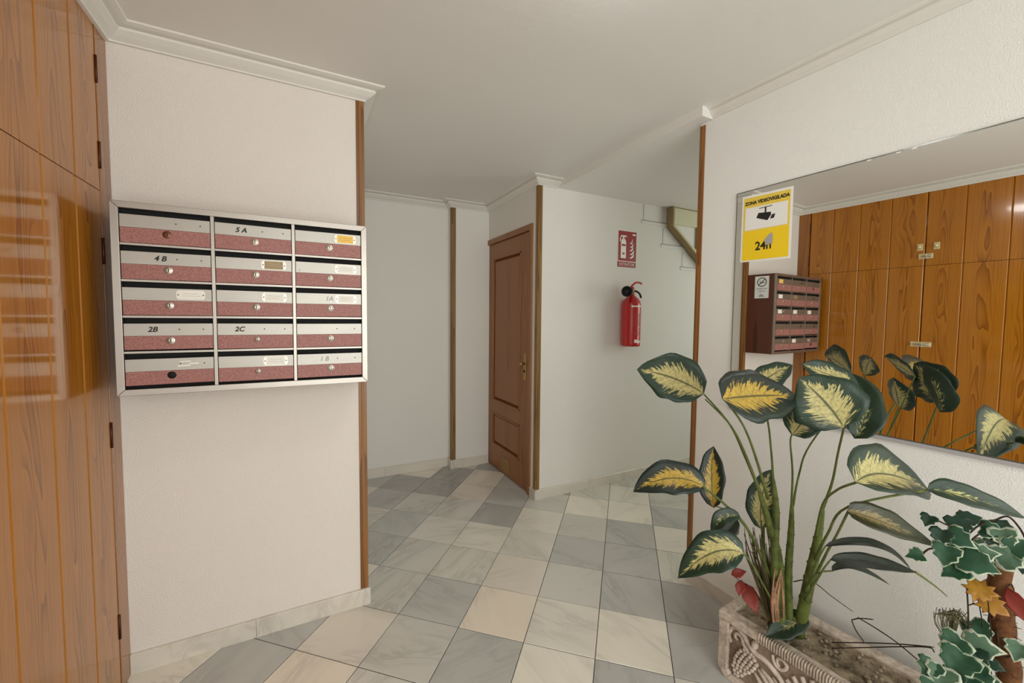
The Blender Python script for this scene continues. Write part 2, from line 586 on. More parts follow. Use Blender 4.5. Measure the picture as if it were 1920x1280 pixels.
# wall with the door: pieces round the opening
DY0, DY1, DZ = 2.676, 3.60, 2.095
wd = G()
wd.box((DX, EY, 0), (DX+.12, DY0+.01, 2.5))
wd.box((DX, DY0+.01, DZ-.01), (DX+.12, B2Y, 2.5))
wd.box((DX+.085, DY0, 0), (DX+.12, B2Y, DZ))
struct(wd.make('wall_door', 'wall_smooth'), 'white wall round and above the brown door', 'wall')
struct(G().box((DX+.12, EY, 0), (4.4, EY+.15, 2.5)).make('wall_far', 'wall_smooth'), 'white wall with the fire extinguisher', 'wall')
g = G(); g.obox(rw(0, 0, 0), RD*3.62, -RN*.16, (0, 0, 2.5))
struct(g.make('wall_right', 'wall_mirror'), 'rough white wall that carries the mirror', 'wall')
struct(G().box((4.4, -.2, 0), (4.5, EY+.15, 2.5)).make('wall_stairwell', 'wall_smooth'), 'white wall at the end of the stair passage', 'wall')
struct(G().box((2.1, -.3, 0), (4.5, -.2, 2.5)).make('wall_passage', 'wall_smooth'), 'white wall of the stair passage behind the mirror wall', 'wall')
g = G(); g.box((CX-.25, -2.4, 0), (-.5, -2.2, 2.5)); g.box((1.7, -2.4, 0), (2.2, -2.2, 2.5)); g.box((-.5, -2.4, 2.35), (1.7, -2.2, 2.5))
struct(g.make('wall_front', 'wall_smooth'), 'white wall round the street entrance', 'wall')
struct(G().box((CX-.25, -2.2, ZC), (4.5, BY+.15, ZC+.1)).make('ceiling', 'ceiling'), 'white painted ceiling of the lobby', 'ceiling')
struct(G().box((1.722, 1.36, ZL), (4.4, EY, ZC+.01)).make('ceiling_passage', 'ceiling'), 'slightly lower white ceiling over the stair passage', 'ceiling')

# floor: grout bed with every marble tile laid on it
floor = struct(G().box((CX-.25, -2.2, -.06), (4.5, BY+.15, -.0022)).make('floor', 'grout'), 'floor of grey and cream marble tiles laid diagonally', 'floor')
T = .3
TA = V((math.cos(-.7478), math.sin(-.7478), 0))*T
TB = V((math.sin(-.7478), -math.cos(-.7478), 0))*T
T0 = V((.7726, 2.7214, 0))
h = T/2-.0016; hb = h-.0014
tm = bpy.data.meshes.new('tile')
tv = [(-h, -h, -.008), (h, -h, -.008), (h, h, -.008), (-h, h, -.008), (-h, -h, -.0009), (h, -h, -.0009), (h, h, -.0009), (-h, h, -.0009),
      (-hb, -hb, 0), (hb, -hb, 0), (hb, hb, 0), (-hb, hb, 0)]
tm.from_pydata(tv, [], [(3, 2, 1, 0), (0, 1, 5, 4), (1, 2, 6, 5), (2, 3, 7, 6), (3, 0, 4, 7), (4, 5, 9, 8), (5, 6, 10, 9), (6, 7, 11, 10), (7, 4, 8, 11), (8, 9, 10, 11)])
tm.materials.append(M['marble'])
TONE = dict(w=(238, 232, 218), c=(227, 222, 210), l=(218, 214, 204), m=(207, 204, 196), g=(191, 190, 185), d=(176, 174, 170), p=(234, 222, 206), q=(224, 216, 204))
SET = {(4,2):'w',(4,1):'g',(3,1):'m',(3,2):'c',(2,2):'p',(1,2):'g',(2,1):'q',(1,1):'l',(0,1):'m',(-1,1):'g',(3,0):'g',(4,0):'g',(5,0):'l',(2,0):'l',
       (1,0):'c',(0,0):'l',(-1,0):'g',(3,-1):'m',(4,-1):'g',(5,-1):'c',(2,-1):'c',(1,-1):'d',(0,-1):'m',(-1,-1):'m',(-2,-1):'g',(3,-2):'w',(4,-2):'w',(5,-2):'g',
       (2,-2):'m',(1,-2):'g',(0,-2):'q',(-1,-2):'d',(-2,-2):'d',(0,-3):'q',(-1,-3):'d',(4,-3):'c',(3,-3):'l',(0,2):'m',(0,3):'q',(-1,3):'g',(0,4):'p',(-1,4):'g',
       (1,3):'m',(2,3):'g',(3,3):'w',(4,3):'g',(5,2):'g',(5,3):'l',(5,1):'d',(1,4):'l',(0,5):'l',(1,5):'m',(2,4):'l',(3,4):'m'}  # the one dark tile in this row of entries has shadow in its tone
rnd = random.Random(4)
cells = []
for i in range(-16, 20):
    for j in range(-16, 20):
        c = T0+TA*(i+.5)+TB*(j+.5)
        x, y = c.x, c.y
        if (-.8 < x < 2.0 and -1.6 < y < 2.15) or (.1 < x < 1.75 and 2 < y < 3.75) or (1.4 < x < 3.75 and 1.3 < y < 2.86):
            cells.append((i, j, c))
for i, j, c in cells:
    o = bpy.data.objects.new('tile', tm)
    COL.objects.link(o)
    o.parent = floor
    o.location = c+V((0, 0, rnd.uniform(-.0004, .0002)))
    o.rotation_euler.z = -.7478
    t = TONE[SET.get((i, j)) or rnd.choice('wclmmgggdq')]
    o.color = lin(t)

# gypsum cornice, mitred round every corner
def corn(p, hgt):
    z0 = ZC-hgt
    return [(0, z0), (p*.14, z0), (p*.15, z0+hgt*.10), (p*.38, z0+hgt*.30), (p*.60, z0+hgt*.56), (p*.62, z0+hgt*.64), (p*.54, z0+hgt*.70), (p*.56, z0+hgt*.76), (p*.80, z0+hgt*.80), (p*.98, z0+hgt*.88), (p, z0+hgt*.96), (p, ZC+.005), (0, ZC+.005)]
struct(sweep([(CX, -2.2), (CX, PY0), (PX1, PY0), (PX1, BY-.2)], corn(.085, .052)).make('trim_1', 'cornice'), 'white moulded cornice over the cupboard and the mailboxes', 'cornice')
struct(sweep([(PX1-.01, BY), (B2X, BY), (B2X, B2Y), (DX, B2Y), (DX, EY), (1.722, EY)], corn(.085, .052)).make('trim_2', 'cornice'), 'white moulded cornice round the far walls and over the door', 'cornice')
a_, b_ = rw(0, 0, 0), rw(3.6, 0, 0)
struct(sweep([(a_.x, a_.y), (b_.x, b_.y)], corn(.05, .045)).make('trim_3', 'cornice'), 'slim white cornice over the mirror wall', 'cornice')

# marble skirting, laid in lengths
def skirting(name, path, cuts, label, hgt=.078, out=.013):
    """cuts: list of distances along each leg where a joint falls"""
    root = None; n = 0
    prof = [(0, 0), (out, 0), (out, hgt-.004), (out-.004, hgt), (0, hgt)]
    for k in range(len(path)-1):
        a, b = V((path[k][0], path[k][1], 0)), V((path[k+1][0], path[k+1][1], 0))
        L = (b-a).length; d = (b-a)/L
        cs = [0]+[c for c in cuts[k] if 0 < c < L]+[L]
        for c0, c1 in zip(cs[:-1], cs[1:]):
            e0 = .0006 if c0 > 0 else 0
            e1 = -.0006 if c1 < L else (out if k < len(path)-2 and _outer(path, k+1) else 0)
            p, q = a+d*(c0+e0), a+d*(c1+e1)
            o = sweep([(p.x, p.y), (q.x, q.y)], prof).make('slab' if root else name, 'slab', root, at=(p+q)/2 if not root else None)
            if root:
                pass
            else:
                root = struct(o, label, 'skirting')
            n += 1
    return root
def _outer(path, k):
    a, b, c = (V((path[i][0], path[i][1])) for i in (k-1, k, k+1))
    return (b-a).x*(c-b).y-(b-a).y*(c-b).x > 0
skirting('baseboard_pillar', [(CX+.0008, PY0), (PX1, PY0), (PX1, BY)], [[.41], [.6, 1.2]], 'grey marble skirting under the mailboxes')
skirting('baseboard_back', [(PX1, BY), (B2X, BY)], [[.36]], 'marble skirting along the smooth far wall')
skirting('baseboard_pier', [(B2X, BY), (B2X, B2Y), (DX-.01, B2Y)], [[], []], 'short marble skirting of the pier beside the door')
skirting('baseboard_far', [(DX, DY0-.004), (DX, EY), (4.4, EY)], [[], [.5, 1.15, 1.75, 2.3]], 'marble skirting under the fire extinguisher', .076)
p0, p1 = rw(0, 0, 0), rw(3.6, 0, 0)
skirting('baseboard_right', [(p0.x, p0.y), (p1.x, p1.y)], [[.5, 1.1, 1.7, 2.3]], 'marble skirting under the mirror behind the planter', .075)

# wood strips on the outer corners
def corner_strip(name, c, d1, d2, z0, z1, w, label, mat='trim', t=.004):
    """L-shaped strip on the corner at c; d1, d2 run along the two wall faces away from the corner"""
    c, d1, d2 = V(c), V(d1).normalized(), V(d2).normalized()
    o = c-d1*t-d2*t
    poly = [o, o+d1*(w+t), o+d1*(w+t)+d2*t, c, o+d2*(w+t)+d1*t, o+d2*(w+t)]
    root = G().prism([p+V((0, 0, z0)) for p in poly], (0, 0, z1-z0)).make(name, mat, at=c+V((0, 0, 1.2)), bevel=.0012)
    struct(root, label, 'corner strip')
    # raised bead down the middle of each face
    for dd, nn in ((d1, d2), (d2, d1)):
        q = o+dd*(w*.42)-nn*.0025
        G().obox(q+V((0, 0, z0+.002)), dd*(w*.34), nn*.004, (0, 0, z1-z0-.004)).make('bead', 'trim_dark' if mat == 'trim_dark' else mat, root, at=c+V((0, 0, 1.2)), bevel=.001)
    return root
corner_strip('trim_4', (PX1, PY0, 0), (-1, 0, 0), (0, 1, 0), .08, ZC-.05, .03, 'brown wood strip on the corner right of the mailboxes')
corner_strip('trim_5', (B2X, B2Y, 0), (1, 0, 0), (0, 1, 0), .08, ZC-.05, .036, 'dark wood strip on the pier left of the brown door', 'trim_dark')
corner_strip('trim_6', (DX, EY, 0), (0, 1, 0), (1, 0, 0), .078, ZC-.05, .032, 'dark wood strip on the corner between the door and the extinguisher', 'trim_dark')
corner_strip('trim_7', rw(0, 0, 0), RD, -RN, .078, ZL-.01, .026, 'brown wood strip on the free end of the mirror wall')

# ------------------------------------------------------------------ brown door
door = struct(G().box((DX+.03, DY0+.04, .006), (DX+.062, DY1-.04, DZ-.04)).make('door_1', 'door', at=(DX+.04, 3.1, 1)), 'brown veneered panel door in the far corner', 'door')
fr = G()
for y0, y1 in ((DY0, DY0+.042), (DY1-.042, DY1)):
    fr.box((DX-.012, y0, 0), (DX+.05, y1, DZ))
fr.make('frame', 'door', door, at=(DX, 3.1, 1.0), bevel=.003)
G().box((DX-.0115, DY0+.0425, DZ-.045), (DX+.05, DY1-.0425, DZ)).make('head', 'door', door, at=(DX, 3.1, 2.0), bevel=.003)
st = G()
ly0, ly1, lz1 = DY0+.044, DY1-.044, DZ-.048
for y0, y1 in ((ly0, ly0+.155), (ly1-.155, ly1)):
    G().box((DX+.006, y0, .008), (DX+.03, y1, lz1)).make('stile', 'door', door, at=(DX, (y0+y1)/2, 1), bevel=.002)
for z0, z1 in ((.008, .215), (.51, .625), (1.915, lz1)):
    G().box((DX+.006, ly0+.1555, z0), (DX+.03, ly1-.1555, z1)).make('rail', 'door', door, at=(DX, 3.1, (z0+z1)/2), bevel=.002)
for z0, z1 in ((.215, .51), (.625, 1.915)):
    fy0, fy1 = ly0+.155, ly1-.155
    g = G()
    x0, x1 = DX+.028, DX+.012
    bw = .035
    g.add([(x0, fy0+.012, z0+.012), (x0, fy1-.012, z0+.012), (x0, fy1-.012, z1-.012), (x0, fy0+.012, z1-.012),
           (x1, fy0+bw, z0+bw), (x1, fy1-bw, z0+bw), (x1, fy1-bw, z1-bw), (x1, fy0+bw, z1-bw)],
          [(4, 7, 6, 5), (0, 4, 5, 1), (1, 5, 6, 2), (2, 6, 7, 3), (3, 7, 4, 0)])
    g.make('panel', 'door', door, at=(DX, 3.1, (z0+z1)/2))
    mo = G()
    for ya, yb, za, zb in ((fy0, fy0+.012, z0, z1), (fy1-.012, fy1, z0, z1), (fy0, fy1, z0, z0+.012), (fy0, fy1, z1-.012, z1)):
        mo.box((DX+.001, ya, za), (DX+.028, yb, zb))
    mo.make('panel_moulding', 'door', door, at=(DX, 3.1, (z0+z1)/2), bevel=.002)
hp = G().box((DX+.002, 2.775, .886), (DX+.007, 2.815, 1.104)).make('handle_plate', 'brass', door, bevel=.003)
G().lathe((DX+.002, 2.795, 1.02), (-1, 0, 0), [(0, .009), (.02, .008), (.024, .017), (.034, .021), (.044, .017), (.048, .004)], 14).make('knob', 'brass', hp)
kh = G().lathe((DX+.003, 2.795, .96), (-1, 0, 0), [(0, .012), (.004, .011), (.0045, .003)], 12).make('lock_cylinder', 'black', hp)
G().box((DX+.001, 3.06, .03), (DX+.007, 3.185, .155)).make('vent_cover', 'vent', door, bevel=.002, label='beige square vent cover')
for z in (1.72, 1.05, .3):
    G().tube([(DX-.014, DY1-.043, z), (DX-.014, DY1-.043, z+.07)], .007, 8).make('hinge', 'hinge', door)

# ------------------------------------------------------------------ built-in pine cupboard
cup = thing('cupboard', 'tall built-in cupboard of varnished orange pine boards along the left side', 'cupboard', (CX, 1.1, 0))
edges = [1.905, 1.728, 1.543, 1.345, 1.14, .94, .73, .54, .355]
ZS = 1.803
G().box((CX-.05, .24, 0), (CX-.036, 2.0, 2.40)).make('inner_board', 'pine_frame', cup, at=(CX, 1.1, 1.2))
for y0, y1 in ((1.909, 1.9985), (.25, .351)):
    G().box((CX-.035, y0, .0), (CX, y1, ZC-.04)).make('frame_post', 'pine_frame', cup, at=(CX, (y0+y1)/2, 1.2), bevel=.002)
G().box((CX-.035, .352, 2.362), (CX-.001, 1.908, 2.4)).make('frame_top', 'pine_frame', cup, at=(CX, 1.1, 2.38), bevel=.002)
plank_cache = {}
def plank(par, y0, y1, z0, z1):
    w, hh = (y0-y1)/2-.0006, (z1-z0)/2-.0006
    key = (round(w, 4), round(hh, 4))
    if key not in plank_cache:
        c = .0045
        sec = [(-.016, -w), (-c, -w), (0, -w+c), (0, w-c), (-c, w), (-.016, w)]
        vs = [(x, y, -hh) for x, y in sec]+[(x, y, hh) for x, y in sec]
        fs = [list(range(5, -1, -1)), list(range(6, 12))]+[[i, (i+1) % 6, (i+1) % 6+6, i+6] for i in range(6)]
        me = bpy.data.meshes.new('plank'); me.from_pydata(vs, [], fs); me.materials.append(M['pine'])
        plank_cache[key] = me
    o = bpy.data.objects.new('plank', plank_cache[key])
    COL.objects.link(o)
    o.parent = par
    o.location = V((CX, (y0+y1)/2, (z0+z1)/2))-world_loc(par)
    return o
for (ea, eb) in ((0, 4), (4, 8)):
    for z0, z1 in ((.012, ZS-.0008), (ZS+.0008, 2.358)):
        ya, yb = edges[ea], edges[eb]
        d = G().box((CX-.034, yb+.002, z0), (CX-.0165, ya-.002, z1)).make('door', 'pine_frame', cup, at=(CX-.025, (ya+yb)/2, (z0+z1)/2))
        for k in range(ea, eb):
            a1 = edges[k]-(.002 if k == ea else 0); b1 = edges[k+1]+(.002 if k+1 == eb else 0)
            plank(d, a1, b1, z0, z1)
        hy = ya+.0015 if ea == 0 else yb-.0015
        for zz in ((2.21, 1.925) if z1 > 2 else (1.6, .955, .25)):
            G().tube([(CX+.001, hy, zz-.045), (CX+.001, hy, zz+.045)], .0042, 8).make('hinge', 'hinge', d)
        if z1 > 2:
            ky = 1.169 if ea == 0 else 1.078
            kn = G().box((CX, ky-.017, 1.92), (CX+.004, ky+.017, 1.972)).make('knob_plate', 'pale_brass', d, bevel=.004)
            G().lathe((CX+.004, ky, 1.946), (1, 0, 0), [(0, .006), (.012, .006), (.016, .012), (.024, .013), (.03, .006)], 12).make('knob', 'pale_brass', d)
        if ea == 0:
            zz = 1.876 if z1 > 2 else 1.208
            hw = .04 if z1 > 2 else .06
            b = G().box((CX, 1.134-hw, zz-.019), (CX+.004, 1.134+hw, zz+.019))
            for q in (-.8, -.1, .8):
                b.box((CX+.004, 1.134+hw*q-.004, zz-.012), (CX+.015, 1.134+hw*q+.004, zz+.012))
            b.make('bolt_plate', 'pale_brass', d, bevel=.001)
            bt = G().tube([(CX+.010, 1.134-hw*.95, zz), (CX+.010, 1.134+hw*.95, zz)], .005, 8)
            bt.tube([(CX+.010, 1.134-.01, zz), (CX+.022, 1.134-.01, zz-.022)], .0045, 8)
            bt.make('bolt', 'steel', d)

# ------------------------------------------------------------------ mailboxes
MX0, MX1, MY, MZ0, MZ1 = -.546, .243, 1.776, 1.110, 1.752
mb = thing('mailbox_unit', 'wall-hung block of fifteen aluminium and maroon mailboxes with dark wooden sides', 'mailboxes', ((MX0+MX1)/2, PY0, MZ0))
for x0, x1 in ((MX0+.001, MX0+.017), (MX1-.017, MX1-.001)):
    G().box((x0, MY+.012, MZ0+.001), (x1, PY0, MZ1-.001)).make('side_board', 'cab', mb, at=((x0+x1)/2, 1.9, 1.43))
for z0, z1 in ((MZ0+.001, MZ0+.017), (MZ1-.017, MZ1-.001)):
    G().box((MX0+.018, MY+.012, z0), (MX1-.018, PY0, z1)).make('top_board' if z0 > 1.4 else 'bottom_board', 'cab', mb, at=(0, 1.9, z0))
G().box((MX0+.018, MY+.03, MZ0+.018), (MX1-.018, MY+.034, MZ1-.018)).make('inner_board', 'black', mb)  # black sheet close behind the doors, paints in the shade of the slots
fw = .0215
def mitred(p):
    return p
o_ = [(MX0, MZ0), (MX1, MZ0), (MX1, MZ1), (MX0, MZ1)]
i_ = [(MX0+fw, MZ0+fw), (MX1-fw, MZ0+fw), (MX1-fw, MZ1-fw), (MX0+fw, MZ1-fw)]
for k in range(4):
    q = (k+1) % 4
    poly = [(o_[k][0], MY, o_[k][1]), (o_[q][0], MY, o_[q][1]), (i_[q][0], MY, i_[q][1]), (i_[k][0], MY, i_[k][1])]
    G().prism(poly, (0, .014, 0)).make('frame', 'alu', mb, bevel=.0012)
cols = [(-.5245, -.281), (-.270, -.029), (-.018, .2215)]
for xa in (-.281, -.029):
    G().box((xa, MY+.001, MZ0+fw), (xa+.011, MY+.029, MZ1-fw)).make('upright', 'alu', mb, bevel=.001)
pitch = (MZ1-MZ0-2*fw)/5
for c, (x0, x1) in enumerate(cols):
    for r in range(1, 5):
        z = MZ1-fw-pitch*r
        G().box((x0, MY+.0095, z), (x1, MY+.029, z+.008)).make('slot_shade', 'black', mb)  # black in place of aluminium: inner shade of the slot put into the colour
        G().box((x0, MY+.002, z), (x1, MY+.009, z+.008)).make('shelf', 'alu', mb, bevel=.0008)
# what each door carries: (writing, plate kind, lock kind)
CARRY = {(0,0):('', None, 'bronze'), (0,1):('5 A', None, 'steel'), (0,2):('', 'paper_y', 'steel'),
         (1,0):('4 B', None, 'steel'), (1,1):('', 'paper_b', 'steel'), (1,2):('', 'paper', 'steel'),
         (2,0):('', 'paper', 'steel'), (2,1):('', 'paper', 'steel'), (2,2):('1A', 'paper', 'steel'),
         (3,0):('2B', None, 'steel'), (3,1):('2C', None, 'small'), (3,2):('', None, 'steel'),
         (4,0):('', 'torn', 'hole'), (4,1):('', 'paper', 'small'), (4,2):('1 B', None, 'steel')}
rnd = random.Random(8)
def disc_hole(poly_g, cx, cz, y):
    poly_g.lathe((cx, y, cz), (0, -1, 0), [(0, .0125), (.0006, .0125)], 18)
for r in range(5):
    for c in range(3):
        x0, x1 = cols[c]
        zt = MZ1-fw-pitch*r-(.0 if r == 0 else 0)
        sag = .0016 if (r, c) in ((3, 0), (4, 0)) else 0
        zs, zm, zb = zt-.0185, zt-.0605, zt-pitch+.0095+sag*2
        tilt = rnd.uniform(-.0008, .0008)
        y0 = MY+.004
        xa, xb = x0+.0015, x1-.0015
        writing, plate, lock = CARRY[(r, c)]
        d = G().prism([(xa, y0, zb+tilt), (xb, y0, zb-tilt), (xb, y0, zm-tilt), (xa, y0, zm+tilt)], (0, .008, 0)).make('door', 'maroon', mb, bevel=.0006)
        G().prism([(xa, y0-.0012, zm+tilt), (xb, y0-.0012, zm-tilt), (xb, y0-.0012, zs-tilt), (xa, y0-.0012, zs+tilt)], (0, .009, 0)).make('aluminium_strip', 'alu2', d, bevel=.0006, label='brushed aluminium strip')
        lx, lz = x0+(x1-x0)*.505, zt-.077
        if lock == 'hole':
            g = G(); disc_hole(g, lx, lz, y0-.0002); g.make('lock_hole', 'black', d, label='empty black lock hole')
        else:
            R = .0128 if lock != 'small' else .0095
            lk = G().lathe((lx, y0, lz), (0, -1, 0), [(0, R), (.0012, R), (.0018, R*.92), (.0018, R*.66), (.0024, R*.62), (.0026, R*.3)], 18).make('lock', 'bronze' if lock == 'bronze' else 'steel', d, label='dull bronze lock' if lock == 'bronze' else None)
            G().obox((lx-.001, y0-.0031, lz-.0048), (.0028, 0, 0), (0, .0006, 0), (0, 0, .0096)).make('keyhole', 'black', d)
        pl, pr_ = x0+(x1-x0)*.585, x0+(x1-x0)*.915
        zc = (zs+zm)/2
        yy = y0-.0012
        if plate in ('paper', 'paper_y', 'paper_b'):
            e = .006
            oct_ = lambda xl, xr, za, zb2, k, y: [(xl+k, y, za), (xr-k, y, za), (xr, y, za+k), (xr, y, zb2-k), (xr-k, y, zb2), (xl+k, y, zb2), (xl, y, zb2-k), (xl, y, za+k)]
            G().prism(oct_(pl, pr_, zc-.0165, zc+.0165, .006, yy), (0, -.0016, 0)).make('name_plate', 'steel', d)
            G().prism([(pl+.0095, yy-.0016, zc-.0148), (pr_-.0095, yy-.0016, zc-.0148), (pr_-.0095, yy-.0016, zc+.0148), (pl+.0095, yy-.0016, zc+.0148)], (0, -.0004, 0)).make('name_card', plate, d, label={'paper_y': 'yellow name card', 'paper_b': 'browned name card'}.get(plate))
            for sx_ in (pl+.005, pr_-.005):
                G().lathe((sx_, yy-.0016, zc), (0, -1, 0), [(0, .0022), (.001, .0018)], 8).make('screw', 'ink', d)
            s_ = G()          # faint pen strokes, not legible in the photograph
            for q in range(2):
                x_ = pl+.018
                while x_ < pr_-.022:
                    w_ = rnd.uniform(.003, .009)
                    s_.obox((x_, yy-.0021, zc+.004-q*.008), (w_, 0, 0), (0, .0001, 0), (0, 0, .0012))
                    x_ += w_+.002
            s_.make('pen_line', 'grey' if plate != 'paper_y' else 'paper_b', d)
        else:
            for sx_ in (pl+.005, pr_-.008):
                G().lathe((sx_, yy, zc+.001), (0, -1, 0), [(0, .0022), (.0004, .002)], 8).make('screw_hole', 'ink', d)
        if plate == 'torn':
            for (a, b, z_, hgt) in ((pl-.004, pl+.034, zc-.009, .006), (pl+.002, pl+.036, zc+.006, .005), (pl+.028, pl+.058, zc-.002, .006)):
                G().prism([(a, yy, z_), (b, yy, z_+.001), (b-.004, yy, z_+hgt), (a+.003, yy, z_+hgt*.8)], (0, -.0004, 0)).make('torn_paper', 'paper', d)
        if writing:
            wx = {(2, 2): .49, (4, 2): .4, (3, 0): .31, (3, 1): .28, (1, 0): .42, (0, 1): .33}[(r, c)]
            faint = (r, c) in ((2, 2), (4, 2))
            text('handwriting', writing, .024, (x0+(x1-x0)*wx, yy-.0004, zc), (1, 0, 0), (0, -1, 0), 'grey' if faint else 'ink', d, shear=.25, bold=.0007)
        if (r, c) == (1, 2):
            text('handwriting', '6', .014, (x0+.013, yy-.0004, zc-.012), (1, 0, 0), (0, -1, 0), 'grey', d, shear=.2)
# no smoking notice stuck on the side of the block
ns = thing('no_smoking_notice', 'small white no smoking notice stuck to the wooden side of the mailboxes', 'sign', (MX1+.001, 1.89, 1.64))
NX = MX1+.0002
ny0, ny1, nz0, nz1 = 1.828, 1.936, 1.558, 1.735
G().box((NX, ny0, nz0), (NX+.0008, ny1, nz1)).make('card', 'white', ns)
g = G()
cy, cz = (ny0+ny1)/2, nz1-.048
def ring(g, c, ax, ay, n, r0, r1, seg=28):
    c, ax, ay, n = V(c), V(ax), V(ay), V(n)
    vs = []
    for j in range(seg):
        t = 2*math.pi*j/seg
        d = ax*math.cos(t)+ay*math.sin(t)
        vs += [c+d*r0, c+d*r1, c+d*r1+n, c+d*r0+n]
    fs = []
    for j in range(seg):
        a, b = 4*j, 4*((j+1) % seg)
        fs += [[a+2, a+3, b+3, b+2], [a+1, a+2, b+2, b+1], [a+3, a, b, b+3]]
    g.add(vs, fs)
ring(g, (NX+.0008, cy, cz), (0, 1, 0), (0, 0, 1), (.0004, 0, 0), .031, .037)
g.obox((NX+.0008, cy-.026, cz+.022), (.0004, 0, 0), V((0, .049, -.049)), V((0, .004, .004)))
g.make('prohibition_ring', 'ink', ns)
g = G()
g.obox((NX+.0008, cy-.02, cz-.006), (.0003, 0, 0), (0, .036, 0), (0, 0, .006))
g.tube([(NX+.001, cy+.014, cz+.003), (NX+.001, cy+.018, cz+.010), (NX+.001, cy+.010, cz+.016)], .0012, 5)
g.make('cigarette_symbol', 'ink', ns)
text('notice_lettering', 'PROHIBIDO', .0155, (NX+.0009, cy, nz1-.102), (0, 1, 0), (1, 0, 0), 'ink', ns)
text('notice_lettering', 'FUMAR', .0155, (NX+.0009, cy, nz1-.122), (0, 1, 0), (1, 0, 0), 'ink', ns)
g = G()
g.prism([(NX+.0008, cy-.022, nz0+.012), (NX+.0008, cy+.024, nz0+.012), (NX+.0008, cy+.018, nz0+.024), (NX+.0008, cy+.004, nz0+.036), (NX+.0008, cy-.016, nz0+.022)], (.0003, 0, 0))
g.make('notice_emblem', 'grey', ns)

# ------------------------------------------------------------------ wall mirror
mir = thing('wall_mirror', 'large frameless mirror hung on the rough white wall above the planter', 'mirror', rw(1.0, 0, .975))
ms0, ms1, mz0, mz1 = .202, 2.05, .977, 1.964
g = G(); g.obox(rw(ms0, .0003, mz0), RD*(ms1-ms0), RN*.0049, (0, 0, mz1-mz0)); g.make('backing', 'glass_edge', mir)
g = G(); p = [rw(ms0+.004, .006, mz0+.004), rw(ms1-.004, .006, mz0+.004), rw(ms1-.004, .006, mz1-.004), rw(ms0+.004, .006, mz1-.004)]
g.prism(p, -RN*.0006); g.make('silvered_face', 'mirror', mir)
g = G()
for a, b in (((ms0, mz0), (ms1, mz0+.004)), ((ms0, mz1-.004), (ms1, mz1)), ((ms0, mz0+.004), (ms0+.004, mz1-.004)), ((ms1-.004, mz0+.004), (ms1, mz1-.004))):
    g.obox(rw(a[0], .0054, a[1]), RD*(b[0]-a[0]), RN*.0005, (0, 0, b[1]-a[1]))
g.make('bevel', 'glass_edge', mir)
g = G(); g.obox(rw(ms0-.001, .0003, mz0-.013), RD*(ms1-ms0+.002), RN*.010, (0, 0, .0125)); g.make('bottom_edge_gleam', 'grey', mir, bevel=.001, label='pale grey strip standing in for reflections on the lower mirror edge')  # added strip: reflections of the glass edge put into its pale grey
for s_ in (.78, .86, .9):
    g = G(); g.obox(rw(ms0+s_-.3, .006, mz1-.008), RD*.012, RN*.0004, (0, 0, .004)); g.make('worn_spot', 'white', mir)

# video surveillance notice stuck on the mirror
vs_ = thing('surveillance_notice', 'yellow and white video surveillance notice stuck on the corner of the mirror', 'sign', rw(.33, .007, 1.64))
def sp(u, v):
    """u, v in 0..1 over the notice, u to the right, v up; the notice hangs a little askew"""
    a0, b0, c0, d0 = rw(.230, .0068, 1.646), rw(.443, .0068, 1.640), rw(.443, .0068, 1.935), rw(.231, .0068, 1.940)
    return a0*(1-u)*(1-v)+b0*u*(1-v)+c0*u*v+d0*(1-u)*v
def spoly(pts, mat, name, lift, par=vs_):
    g = G(); g.prism([sp(u, v)+RN*lift for u, v in pts], RN*.0003); return g.make(name, mat, par)
spoly([(0, 0), (1, 0), (1, 1), (0, 1)], 'white', 'paper', 0)
spoly([(.035, .02), (.955, .03), (.955, .48), (.035, .46)], 'yellow', 'lower_field', .0004)
spoly([(.035, .463), (.955, .483), (.955, .965), (.035, .97)], 'pyellow', 'upper_field', .0004)
spoly([(.075, .475), (.915, .49), (.915, .815), (.075, .815)], 'white', 'picture_field', .0008)
text('notice_lettering', 'ZONA VIDEOVIGILADA', .0205, sp(.5, .885)+RN*.0012, RD, RN, 'ink', vs_, sx=.86, bold=.0009)
text('notice_lettering', '24h', .052, sp(.47, .22)+RN*.0012, RD, RN, 'ink', vs_, sx=.9, bold=.0012)
spoly([(.49, .30), (.57, .37), (.63, .40), (.655, .355), (.655, .235), (.60, .235), (.565, .215), (.5, .27)], 'grey', 'torn_patch', .0017)
spoly([(.36, .775), (.62, .785), (.62, .795), (.36, .785)], 'ink', 'camera_mount', .0012)
spoly([(.475, .66), (.505, .66), (.505, .785), (.475, .785)], 'ink', 'camera_arm', .0012)
spoly([(.31, .645), (.35, .715), (.60, .70), (.60, .655), (.535, .585)], 'ink', 'camera_body', .0012)
spoly([(.585, .60), (.62, .66), (.685, .665), (.66, .605)], 'ink', 'camera_lens', .0012)

# ------------------------------------------------------------------ far wall: signs, extinguisher, stair details
es = thing('extinguisher_sign', 'red fire extinguisher sign on the white wall above the extinguisher', 'sign', (2.43, EY, 1.96))
def fp(x, z, y=EY):
    return (x, y, z)
ex0, ex1, ez0, ez1 = 2.325, 2.522, 1.862, 2.108
G().box((ex0-.006, EY-.002, ez0-.006), (ex1+.006, EY, ez1+.006)).make('backing_sheet', 'white', es)
G().box((ex0, EY-.0028, ez0), (ex1, EY-.002, ez1)).make('red_field', 'red_sign', es)
G().box((ex0-.004, EY-.002, 1.812), (ex1-.002, EY, 1.856)).make('caption_plate', 'red_sign', es)
text('caption_lettering', 'EXTINTOR', .034, (2.42, EY-.0026, 1.833), (1, 0, 0), (0, -1, 0), 'paper', es)
g = G(); yq = EY-.0028
def fl(pts, name, mat='white', lift=.0):
    q = G(); q.prism([(x, yq-lift, z) for x, z in pts], (0, -.0006, 0)); return q.make(name, mat, es)
